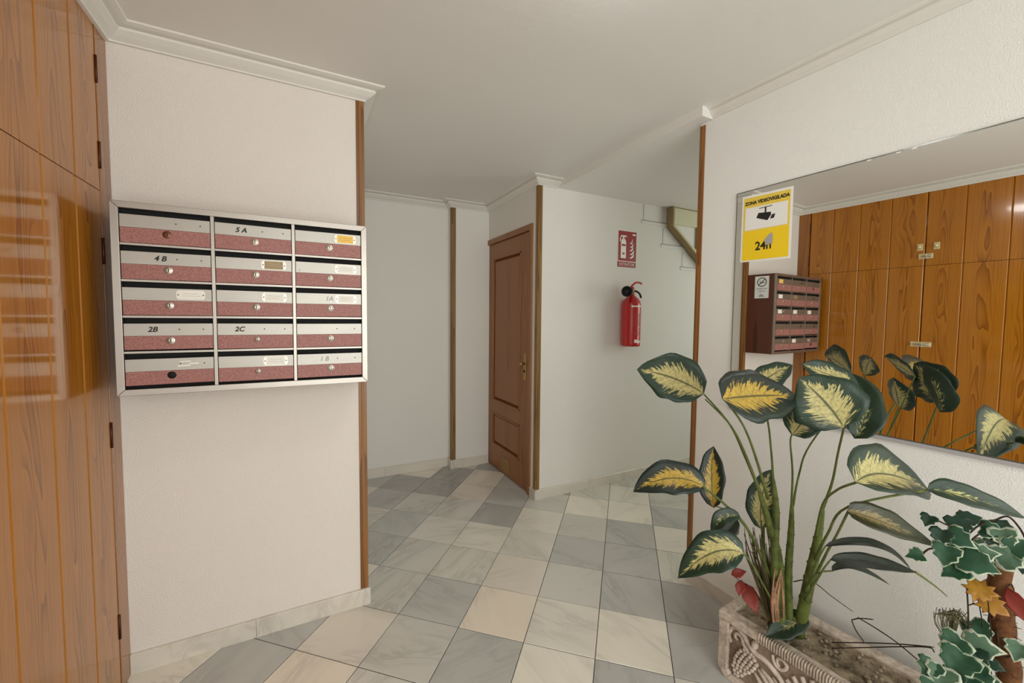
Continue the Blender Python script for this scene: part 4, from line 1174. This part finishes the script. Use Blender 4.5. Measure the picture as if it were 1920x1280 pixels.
IVY = [
    ((1.445, 0.418, 0.8647), (-0.5837, 0.0989, -0.8059), (-0.8012, -0.2318, 0.5517), 0.0362, 1),
    ((1.4462, 0.393, 0.8324), (-0.4319, -0.0379, -0.9011), (-0.8721, -0.237, 0.428), 0.0492, 1),
    ((1.4755, 0.3666, 0.8328), (0.0236, -0.9525, -0.3038), (-0.8023, -0.1994, 0.5627), 0.0595, 0),
    ((1.5084, 0.3738, 0.8607), (0.7275, -0.5152, 0.453), (-0.5961, -0.1477, 0.7892), 0.0579, 1),
    ((1.544, 0.3672, 0.8698), (0.6646, -0.6545, 0.3604), (-0.5725, -0.1361, 0.8085), 0.0501, 1),
    ((1.4284, 0.3776, 0.7976), (-0.5226, -0.057, -0.8507), (-0.825, -0.2181, 0.5214), 0.0616, 0),
    ((1.4597, 0.3699, 0.7502), (-0.729, 0.5153, -0.4505), (-0.5946, -0.1507, 0.7898), 0.0622, 0),
    ((1.4859, 0.3358, 0.7829), (0.1121, -0.9824, -0.1496), (-0.7931, -0.1792, 0.5822), 0.0769, 0),
    ((1.5141, 0.3336, 0.8025), (0.4797, -0.8296, 0.2857), (-0.6855, -0.151, 0.7123), 0.0589, 2),
    ((1.5612, 0.3115, 0.8404), (-0.3777, -0.4258, -0.8222), (-0.8586, -0.1713, 0.4831), 0.0589, 2),
    ((1.5654, 0.3324, 0.8486), (0.2692, -0.9602, 0.0742), (-0.7414, -0.1574, 0.6524), 0.0546, 0),
    ((1.5486, 0.3282, 0.8227), (-0.4703, -0.1528, -0.8692), (-0.8514, -0.1805, 0.4924), 0.0325, 1),
    ((1.5415, 0.297, 0.8026), (0.5132, -0.7598, 0.3991), (-0.729, -0.1404, 0.67), 0.0709, 2),
    ((1.5606, 0.2889, 0.833), (0.5393, -0.5314, 0.6533), (-0.8193, -0.1516, 0.553), 0.0578, 0),
    ((1.4005, 0.4247, 0.7784), (-0.5983, 0.7251, -0.341), (-0.656, -0.1989, 0.728), 0.0414, 0),
    ((1.4987, 0.3746, 0.789), (-0.4962, -0.3396, -0.799), (-0.7927, -0.1981, 0.5765), 0.0386, 1),
    ((1.5993, 0.2876, 0.7686), (-0.5528, -0.1562, -0.8185), (-0.8069, -0.1451, 0.5727), 0.0348, 1),
    ((1.5331, 0.3465, 0.806), (-0.3027, -0.8487, -0.4337), (-0.6521, -0.1474, 0.7437), 0.0464, 2),
    ((1.6027, 0.3249, 0.8575), (0.7682, -0.1468, 0.6232), (-0.6395, -0.1296, 0.7578), 0.0441, 1),
    ((1.5221, 0.3629, 0.7947), (-0.5397, 0.1676, -0.825), (-0.838, -0.1998, 0.5077), 0.0359, 1),
    ((1.5345, 0.3321, 0.7631), (-0.3342, -0.6774, -0.6553), (-0.7943, -0.1719, 0.5827), 0.0406, 0),
    ((1.5456, 0.3382, 0.5815), (-0.343, -0.7354, -0.5843), (-0.7471, -0.1635, 0.6443), 0.0662, 0),
    ((1.4685, 0.3654, 0.5585), (-0.7054, 0.3934, -0.5896), (-0.6862, -0.1708, 0.7071), 0.0683, 0),
    ((1.508, 0.3229, 0.5657), (0.3891, -0.9045, 0.1745), (-0.6592, -0.1412, 0.7386), 0.075, 2),
    ((1.4206, 0.3442, 0.5431), (-0.6985, 0.1411, -0.7016), (-0.7152, -0.1733, 0.6771), 0.0814, 0),
    ((1.3733, 0.3786, 0.5222), (-0.7161, 0.2261, -0.6604), (-0.6974, -0.1923, 0.6904), 0.0557, 0),
    ((1.4774, 0.3262, 0.5444), (-0.5848, -0.3649, -0.7244), (-0.7269, -0.1605, 0.6677), 0.0584, 1),
    ((1.3735, 0.3557, 0.5161), (-0.73, -0.0949, -0.6768), (-0.6579, -0.1704, 0.7336), 0.0676, 2),
    ((1.4555, 0.3133, 0.5169), (-0.343, -0.7713, -0.5361), (-0.7164, -0.1542, 0.6804), 0.0676, 0),
    ((1.602, 0.2847, 0.549), (-0.6583, 0.0631, -0.7501), (-0.7504, -0.1334, 0.6474), 0.0568, 2),
    ((1.5473, 0.3108, 0.5134), (0.1494, -0.9876, -0.0477), (-0.6907, -0.1387, 0.7097), 0.0379, 1),
    ((1.4876, 0.3433, 0.5411), (-0.6652, -0.0712, -0.7432), (-0.7265, -0.1676, 0.6664), 0.0568, 0),
    ((1.3845, 0.3383, 0.5097), (-0.4883, -0.5949, -0.6385), (-0.6993, -0.1709, 0.6941), 0.0618, 1),
    ((1.4152, 0.3219, 0.4997), (-0.6602, -0.2131, -0.7202), (-0.7036, -0.16, 0.6923), 0.0644, 0),
    ((1.4666, 0.295, 0.4938), (-0.3538, -0.7713, -0.5291), (-0.7132, -0.1435, 0.6861), 0.0618, 2),
    ((1.3351, 0.3628, 0.4925), (-0.7303, 0.1309, -0.6704), (-0.6823, -0.1854, 0.7071), 0.0566, 0),
]
TRUNK = [(1.6268, 0.3291, 0.7562), (1.6229, 0.3261, 0.672), (1.6289, 0.3173, 0.5738), (1.6398, 0.3059, 0.4757), (1.6551, 0.2857, 0.2654), (1.6558, 0.283, 0.2261)]
MISC = [
    ('maple', (1.5314, 0.341, 0.6969), (0.3354, 0.7022, 0.628), (-0.7755, -0.1727, 0.6073), 0.0847),
    ('maple', (1.5426, 0.3224, 0.6686), (-0.0124, -0.9515, -0.3075), (-0.8122, -0.1697, 0.5581), 0.0812),
    ('red', (1.5871, 0.2884, 0.6735), (-0.3134, -0.5809, -0.7512), (-0.8625, -0.1567, 0.4811), 0.0777),
    ('red', (1.3806, 0.8792, 0.4736), (0.7194, -0.5865, 0.3721), (-0.6638, -0.4227, 0.617), 0.0499),
    ('red', (1.3866, 0.8731, 0.422), (-0.5518, -0.1928, -0.8114), (-0.6926, -0.4361, 0.5746), 0.0499),
    ('red', (1.4087, 0.8489, 0.3965), (-0.2274, -0.6404, -0.7336), (-0.6964, -0.4196, 0.5822), 0.0876),
    ('pink', (1.3199, 0.8959, 0.6084), (-0.7084, 0.6836, -0.1755), (-0.5423, -0.3681, 0.7552), 0.0832),
    ('maple', (1.4823, 0.3679, 0.53), (-0.3169, -0.7243, -0.6123), (-0.7626, -0.1893, 0.6186), 0.0414),
]
TWIGS = [
    [(1.4905, 0.5852, 0.4632), (1.5124, 0.5741, 0.4683), (1.5503, 0.5544, 0.4654)],
    [(1.5066, 0.5773, 0.4715), (1.5156, 0.5384, 0.4634), (1.5203, 0.4902, 0.4523), (1.5304, 0.4384, 0.4262)],
    [(1.4904, 0.5851, 0.4615), (1.5016, 0.5775, 0.4305), (1.5229, 0.5645, 0.3963)],
    [(1.4928, 0.6339, 0.3542), (1.49, 0.5273, 0.4329), (1.4952, 0.4595, 0.4767), (1.5094, 0.4086, 0.5019)],
    [(1.4925, 0.633, 0.3355), (1.5146, 0.5354, 0.4042), (1.5201, 0.4895, 0.4384), (1.5348, 0.4279, 0.4777), (1.5366, 0.4153, 0.4712)],
]
STICK = [(1.518, 0.3591, 0.6942), (1.5197, 0.3556, 0.6501), (1.5202, 0.3525, 0.6019), (1.5198, 0.3423, 0.4229)]
GRASS = [
    [(1.5491, 0.3879, 0.597), (1.5629, 0.3798, 0.5808), (1.6016, 0.3569, 0.5315)],
    [(1.4969, 0.3752, 0.5289), (1.4778, 0.3888, 0.5915), (1.4703, 0.3949, 0.6302)],
    [(1.516, 0.3869, 0.5128), (1.5187, 0.3893, 0.5768), (1.5324, 0.3845, 0.6167)],
    [(1.4919, 0.3938, 0.6123), (1.532, 0.3718, 0.5912), (1.5821, 0.3437, 0.5516)],
    [(1.5143, 0.3716, 0.5251), (1.472, 0.3971, 0.5877), (1.473, 0.3992, 0.6325)],
    [(1.5287, 0.3829, 0.511), (1.5225, 0.3899, 0.575), (1.5263, 0.3895, 0.6022)],
    [(1.5014, 0.3951, 0.6082), (1.5438, 0.3722, 0.5913), (1.5787, 0.3506, 0.5306)],
    [(1.5054, 0.3686, 0.5307), (1.4871, 0.3817, 0.5931), (1.5029, 0.3752, 0.622)],
    [(1.5542, 0.3816, 0.5023), (1.559, 0.3829, 0.5671), (1.5626, 0.3831, 0.6021)],
    [(1.4737, 0.3912, 0.6202), (1.5097, 0.3725, 0.6193), (1.5612, 0.3422, 0.5555)],
    [(1.5281, 0.3769, 0.5158), (1.5206, 0.3845, 0.5794), (1.52, 0.3874, 0.6227)],
    [(1.5315, 0.3759, 0.5152), (1.5061, 0.3927, 0.5787), (1.5128, 0.3919, 0.6239)],
    [(1.4937, 0.3835, 0.6186), (1.521, 0.3689, 0.6101), (1.555, 0.3473, 0.5411)],
    [(1.5294, 0.3797, 0.5132), (1.4892, 0.4041, 0.5767), (1.4908, 0.4052, 0.6082)],
    [(1.5055, 0.3828, 0.5199), (1.4985, 0.3901, 0.5832), (1.4969, 0.3932, 0.6218)],
    [(1.5126, 0.3917, 0.6067), (1.5474, 0.3725, 0.5853), (1.5883, 0.3481, 0.5292)],
    [(1.5295, 0.3852, 0.509), (1.5351, 0.3861, 0.5732), (1.5332, 0.3893, 0.6116)],
    [(1.4934, 0.3761, 0.5296), (1.5102, 0.3711, 0.5924), (1.5068, 0.3752, 0.6318)],
    [(1.4848, 0.3938, 0.6147), (1.5253, 0.3719, 0.5979), (1.5727, 0.3441, 0.5429)],
    [(1.4993, 0.3731, 0.5296), (1.5129, 0.3697, 0.5925), (1.5207, 0.3676, 0.6243)],
    [(1.4974, 0.3761, 0.5281), (1.5146, 0.3709, 0.591), (1.5396, 0.3599, 0.6232)],
    [(1.4564, 0.3993, 0.6206), (1.522, 0.3643, 0.602), (1.5508, 0.3466, 0.5542)],
    [(1.5139, 0.3857, 0.5145), (1.5216, 0.3855, 0.5784), (1.5356, 0.38, 0.6089)],
    [(1.5122, 0.3733, 0.5246), (1.5179, 0.374, 0.5877), (1.5146, 0.378, 0.6263)],
    [(1.4853, 0.4037, 0.6078), (1.545, 0.373, 0.6103), (1.5727, 0.3551, 0.5482)],
    [(1.5466, 0.3754, 0.5099), (1.5203, 0.3927, 0.5738), (1.5255, 0.392, 0.6071)],
    [(1.5358, 0.3777, 0.5122), (1.5281, 0.3855, 0.5761), (1.5218, 0.3907, 0.6095)],
    [(1.4874, 0.3926, 0.6146), (1.5251, 0.3734, 0.6203), (1.5555, 0.3541, 0.5575)],
    [(1.5255, 0.372, 0.5205), (1.4933, 0.3923, 0.5835), (1.4865, 0.3974, 0.6109)],
    [(1.5264, 0.378, 0.5156), (1.5261, 0.3819, 0.5793), (1.5456, 0.3743, 0.6215)],
    [(1.5241, 0.4058, 0.5933), (1.5761, 0.3791, 0.5961), (1.6199, 0.3515, 0.5103)],
    [(1.5406, 0.382, 0.5072), (1.5401, 0.386, 0.5715), (1.5414, 0.3876, 0.6091)],
    [(1.5402, 0.3859, 0.5044), (1.5051, 0.4077, 0.5686), (1.5009, 0.4119, 0.6027)],
    [(1.508, 0.3973, 0.6045), (1.5527, 0.3738, 0.5965), (1.5806, 0.3553, 0.5272)],
    [(1.5393, 0.3843, 0.5059), (1.517, 0.3996, 0.5701), (1.5132, 0.404, 0.6118)],
    [(1.515, 0.3784, 0.5196), (1.5267, 0.3761, 0.5831), (1.5246, 0.3792, 0.6169)],
    [(1.5151, 0.4062, 0.5961), (1.5732, 0.3765, 0.6021), (1.6034, 0.3561, 0.5192)],
    [(1.5103, 0.373, 0.5255), (1.513, 0.3753, 0.5885), (1.5089, 0.3796, 0.6249)],
    [(1.5433, 0.3905, 0.4997), (1.5477, 0.392, 0.5646), (1.5489, 0.3934, 0.5975)],
    [(1.5047, 0.3862, 0.6131), (1.528, 0.3743, 0.6139), (1.5581, 0.355, 0.5514)],
    [(1.5116, 0.3802, 0.5196), (1.5108, 0.3843, 0.583), (1.517, 0.3828, 0.6122)],
    [(1.5145, 0.382, 0.5171), (1.5081, 0.389, 0.5807), (1.5149, 0.3872, 0.6095)],
    [(1.4947, 0.394, 0.6112), (1.5422, 0.3683, 0.5912), (1.5844, 0.3444, 0.5555)],
    [(1.5189, 0.3855, 0.5127), (1.5077, 0.395, 0.5766), (1.5073, 0.3979, 0.6215)],
    [(1.5466, 0.3892, 0.4994), (1.5524, 0.39, 0.5644), (1.5574, 0.39, 0.6092)],
    [(1.4712, 0.3948, 0.6186), (1.5139, 0.3715, 0.5975), (1.5555, 0.3476, 0.5557)],
    [(1.5445, 0.3889, 0.5005), (1.5656, 0.3818, 0.5655), (1.566, 0.3834, 0.5958)],
    [(1.5395, 0.3779, 0.5107), (1.5364, 0.3833, 0.5747), (1.5413, 0.3829, 0.6111)],
    [(1.4897, 0.3849, 0.619), (1.5187, 0.3699, 0.6187), (1.5625, 0.3428, 0.5414)],
    [(1.5491, 0.3778, 0.5071), (1.5077, 0.4029, 0.571), (1.5104, 0.404, 0.6124)],
    [(1.5402, 0.3775, 0.5107), (1.516, 0.3938, 0.5745), (1.5136, 0.3974, 0.6142)],
    [(1.5044, 0.3871, 0.6126), (1.5337, 0.3715, 0.6049), (1.5724, 0.3481, 0.5474)],
    [(1.4781, 0.384, 0.5294), (1.4903, 0.3815, 0.5922), (1.4828, 0.3875, 0.6301)],
    [(1.5117, 0.3797, 0.5199), (1.4927, 0.3932, 0.5831), (1.5023, 0.3899, 0.6106)],
    [(1.5348, 0.4007, 0.5931), (1.5682, 0.3828, 0.5823), (1.6087, 0.3579, 0.5143)],
    [(1.5332, 0.3889, 0.5048), (1.5444, 0.3869, 0.5694), (1.5494, 0.386, 0.599)],
    [(1.5212, 0.3783, 0.5173), (1.5159, 0.3848, 0.5809), (1.5182, 0.3853, 0.6102)],
    [(1.4865, 0.3914, 0.6157), (1.5294, 0.3681, 0.5964), (1.5622, 0.3479, 0.5416)],
    [(1.4921, 0.3767, 0.5296), (1.5074, 0.3725, 0.5925), (1.5114, 0.372, 0.6192)],
    [(1.4989, 0.3756, 0.5279), (1.477, 0.3905, 0.5905), (1.4854, 0.3883, 0.626)],
]
IVYSTEMS = [
    [(1.6255, 0.3297, 0.7562), (1.6053, 0.3333, 0.8315), (1.6009, 0.3376, 0.8662)],
    [(1.6009, 0.3376, 0.8662), (1.5476, 0.3533, 0.8569), (1.502, 0.3641, 0.8303)],
    [(1.6009, 0.3376, 0.8662), (1.5563, 0.3604, 0.8616), (1.4923, 0.3816, 0.8523), (1.4599, 0.4106, 0.869)],
    [(1.6009, 0.3376, 0.8662), (1.6153, 0.3198, 0.881), (1.6105, 0.2985, 0.8611), (1.6099, 0.286, 0.8329)],
    [(1.5932, 0.3408, 0.8522), (1.541, 0.3551, 0.8293), (1.5041, 0.3618, 0.8112), (1.477, 0.3744, 0.7864)],
    [(1.4651, 0.3813, 0.7999), (1.4226, 0.4034, 0.8022), (1.4152, 0.4172, 0.7799)],
    [(1.4891, 0.3681, 0.7865), (1.4743, 0.3631, 0.7625), (1.4884, 0.3546, 0.741)],
    [(1.6008, 0.3373, 0.8593), (1.5593, 0.3453, 0.8226), (1.5169, 0.3429, 0.7926)],
    [(1.532, 0.3252, 0.4323), (1.5355, 0.3274, 0.5006), (1.5492, 0.336, 0.5747)],
    [(1.5329, 0.328, 0.4869), (1.4681, 0.3414, 0.5305), (1.3946, 0.3678, 0.525)],
    [(1.5394, 0.3262, 0.5142), (1.4854, 0.3565, 0.5546), (1.4673, 0.3662, 0.5612)],
    [(1.5988, 0.322, 0.5812), (1.5973, 0.3079, 0.5201), (1.6031, 0.284, 0.5477)],
]

def leaf(name, B, Mi, T, hw, nrm, fold, mat, parent, wt=.45, nt=16, ns=8, wav=.012, seed=0, label=None):
    """blade along a curved midrib with a folded, slightly wavy surface"""
    g = G(); nrm = V(nrm); rs = random.Random(seed)
    ph = [rs.uniform(0, 6.28) for _ in range(3)]
    for i in range(nt+1):
        t = i/nt
        c = bez(B, Mi, T, t)
        d = (bez(B, Mi, T, min(1, t+.02))-bez(B, Mi, T, max(0, t-.02))).normalized()
        s = d.cross(nrm).normalized(); n = s.cross(d)
        e = (t/wt) if t < wt else (1-t)/(1-wt)
        w = hw*(max(0, 1-(1-e)**2.2))**(.55 if t < wt else .92)
        wl, wr = (w*(1+.06*math.sin(t*9+ph[2])+.04*math.sin(t*21+ph[0])), w*(1+.06*math.sin(t*8+ph[1])+.04*math.sin(t*19+ph[2])))
        for j in range(ns+1):
            x = -1+2*j/ns
            w = wl if x < 0 else wr
            up = fold*abs(x)*w+wav*w*20*.12*math.sin(t*13+ph[0]+(1.5 if x > 0 else 0))*abs(x)**1.5-.12*w*x*x*math.sin(t*3+ph[1])
            g.uv[len(g.v)] = (t, j/ns)
            g.v.append(c+s*x*w+n*up)
    g.f = [[i*(ns+1)+j, i*(ns+1)+j+1, (i+1)*(ns+1)+j+1, (i+1)*(ns+1)+j] for i in range(nt) for j in range(ns)]
    g.smooth = set(range(len(g.f)))
    return g.make(name, mat, parent, thick=.0008, label=label)

dieff = thing('dumb_cane_plant', 'tall artificial dumb cane with cream-marked leaves in the stone planter', 'plant', PO+PL*.19+PN*.13+V((0, 0, .24)))
LABELS = {1: 'yellow-centred leaf', 2: 'mostly green leaf', 3: 'dark narrow leaf', 4: 'brownish twisted leaf'}
for k, (nm, B, Mi, T, hw, nrm, fold, tone, wt) in enumerate(LEAVES):
    leaf('leaf', B, Mi, T, hw, nrm, fold, 'leaf%d' % tone, dieff, wt, seed=k+3, label=LABELS.get(tone))
dry = G(); husk = G()
for kind, pts, rad in STEMS:
    if kind in ('dry', 'husk'):
        (dry if kind == 'dry' else husk).tube(spline(pts, 4), lerp_list(rad, 4), 5)
    else:
        g = G(); g.tube(spline(pts, 6), lerp_list(rad, 6), 9)
        if kind == 'cane':   # leaf scars ring the cane
            q = spline(pts, 6)
            for i in range(2, len(q)-4, 2):
                r = lerp_list(rad, 6)[i]
                d = (q[i+1]-q[i]).normalized()
                g.tube([q[i]-d*.0015, q[i]+d*.0015], r*1.12, 9)
        g.make(kind, kind, dieff)
o = dry.make('dry_stems', 'dry', dieff, label='thin dry brown stems'); o['kind'] = 'stuff'
o = husk.make('husks', 'husk', dieff, label='pale dry husks'); o['kind'] = 'stuff'

def ivy_leaf(name, c, tip, nrm, size, mat, parent, fold=.25, seed=0, pts=None, label=None):
    c, tip, nrm = V(c), V(tip), V(nrm); side = tip.cross(nrm)
    pts = pts or [(-.42, 0), (-.50, .22), (-.40, .46), (-.14, .50), (-.05, .38), (.14, .40), (.24, .22), (.56, 0)]
    out = [(a, b) for a, b in pts]+[(a, -b) for a, b in reversed(pts[1:-1])]
    rs = random.Random(seed)
    g = G(); g.v.append(c); g.uv[0] = (0, 0)
    n = len(out)
    for r in (.5, .8, 1):
        for a, b in out:
            j = 1+rs.uniform(-.06, .06)
            k = len(g.v); g.uv[k] = (r, 0)
            g.v.append(c+(tip*a+side*b)*size*r*j+nrm*size*(fold*abs(b)*r-.25*(a*r)**2+rs.uniform(-.02, .02)))
    g.f = [[0, 1+i, 1+(i+1) % n] for i in range(n)]
    for q in range(2):
        g.f += [[1+q*n+i, 1+(q+1)*n+i, 1+(q+1)*n+(i+1) % n, 1+q*n+(i+1) % n] for i in range(n)]
    g.smooth = set(range(len(g.f)))
    return g.make(name, mat, parent, thick=.0006, label=label)

ivy = thing('ivy_plant', 'artificial ivy on a brown trunk standing at the right in the stone planter', 'plant', TRUNK[-1])
g = G(); sp_ = spline(TRUNK, 6); rs = random.Random(6)
g.tube(sp_, [(.024+.003*rs.uniform(-1, 1)) for _ in sp_], 12); g.make('trunk', 'bark', ivy)
g = G()
for k in range(70):
    b = sp_[rs.randrange(6, len(sp_)-8)]
    d = V((rs.uniform(-1, 1), rs.uniform(-1, 1), rs.uniform(-.4, .4))).normalized()
    g.tube([b+d*.02, b+d*rs.uniform(.03, .042)], .0009, 4)
o = g.make('trunk_fibres', 'bark', ivy); o['kind'] = 'stuff'
for k, (c, tip, nrm, size, tone) in enumerate(IVY):
    ivy_leaf('leaf', c, tip, nrm, size*.95, 'ivy%d' % tone, ivy, seed=k, label={1: 'dark green ivy leaf', 2: 'pale ivy leaf'}.get(tone))
for pts in IVYSTEMS:
    g = G(); g.tube(spline(pts, 5), .0022, 6); g.make('stem', 'twig', ivy)
MAPLE = [(-.35, 0), (-.45, .16), (-.28, .22), (-.36, .46), (-.12, .36), (-.02, .52), (.08, .34), (.30, .42), (.26, .22), (.42, .16), (.62, 0)]
mp = thing('maple_spray', 'yellow and brown artificial maple leaves beside the ivy trunk', 'plant', MISC[0][1])
rp = thing('red_leaf_spray', 'spray of small red leaves behind the dumb cane at the planter end', 'plant', MISC[3][1])
rl = None
for k, (kind, c, tip, nrm, size) in enumerate(MISC):
    if kind == 'maple':
        ivy_leaf('leaf', c, tip, nrm, size*.72, 'maple', mp, .2, k, MAPLE)
    elif k == 2:
        rl = thing('red_leaf', 'large single red leaf to the right of the ivy trunk', 'plant', c)
        ivy_leaf('blade', c, tip, nrm, size, 'redleaf', rl, .2, k, [(-.5, 0), (-.3, .18), (0, .25), (.25, .17), (.55, 0)])
        g = G(); e = V(c)-V(tip)*size*.5; g.tube(spline([e, e+V((.03, -.01, -.04)), (e.x+.04, e.y-.02, .25)], 5), .0014, 5); g.make('stem', 'twig', rl)
    else:
        ivy_leaf('leaf', c, tip, nrm, size, 'redleaf' if kind == 'red' else 'pinkleaf', rp, .2, k, [(-.5, 0), (-.3, .24), (0, .32), (.25, .22), (.55, 0)])
        e = V(c)-V(tip)*size*.45; q = V((1.545, .84, .25))
        g = G(); g.tube(spline([e, e*.6+q*.4+V((0, 0, .02)), q], 5), .0013, 5); g.make('stem', 'twig', rp)
for c in (MISC[0], MISC[1], MISC[7]):
    e = V(c[1])-V(c[2])*c[4]*.3; q = V(TRUNK[4])+V((-.03, .01, 0))
    g = G(); g.tube(spline([e, (e+q)/2+V((-.012, 0, .01)), q], 5), .0013, 5); g.make('stem', 'twig', mp)
tw = thing('dry_twig', 'thin dry dark twigs lying across the back of the planter', 'twig', TWIGS[1][-1])
for t in TWIGS:
    g = G(); g.tube(spline(t, 5), [.0017]*(5*(len(t)-1))+[.0008], 5); g.make('shoot', 'twig', tw)
sk = thing('stick', 'thin upright brown stick left of the ivy trunk', 'stick', STICK[-1])
g = G(); g.tube(STICK, .0018, 6); g.make('rod', 'twig', sk)
for i, d in ((1, V((.012, -.008, .008))), (2, V((.014, -.008, .001)))):
    g = G(); g.tube([V(STICK[i]), V(STICK[i])+d], .0014, 5); g.make('side_shoot', 'twig', sk)
gr = thing('dry_grass_tuft', 'tuft of dry grey green grass among the lower ivy leaves', 'grass', GRASS[1][0])
g = G()
for t in GRASS:
    g.tube(spline(t, 4), .0009, 4)
o = g.make('blades', 'grass', gr); o['kind'] = 'stuff'
g = G(); b = V(GRASS[1][0]); g.tube(spline([b, b+V((.02, -.01, -.15)), (b.x+.03, b.y-.02, .24)], 5), .002, 6); g.make('stem', 'twig', gr)
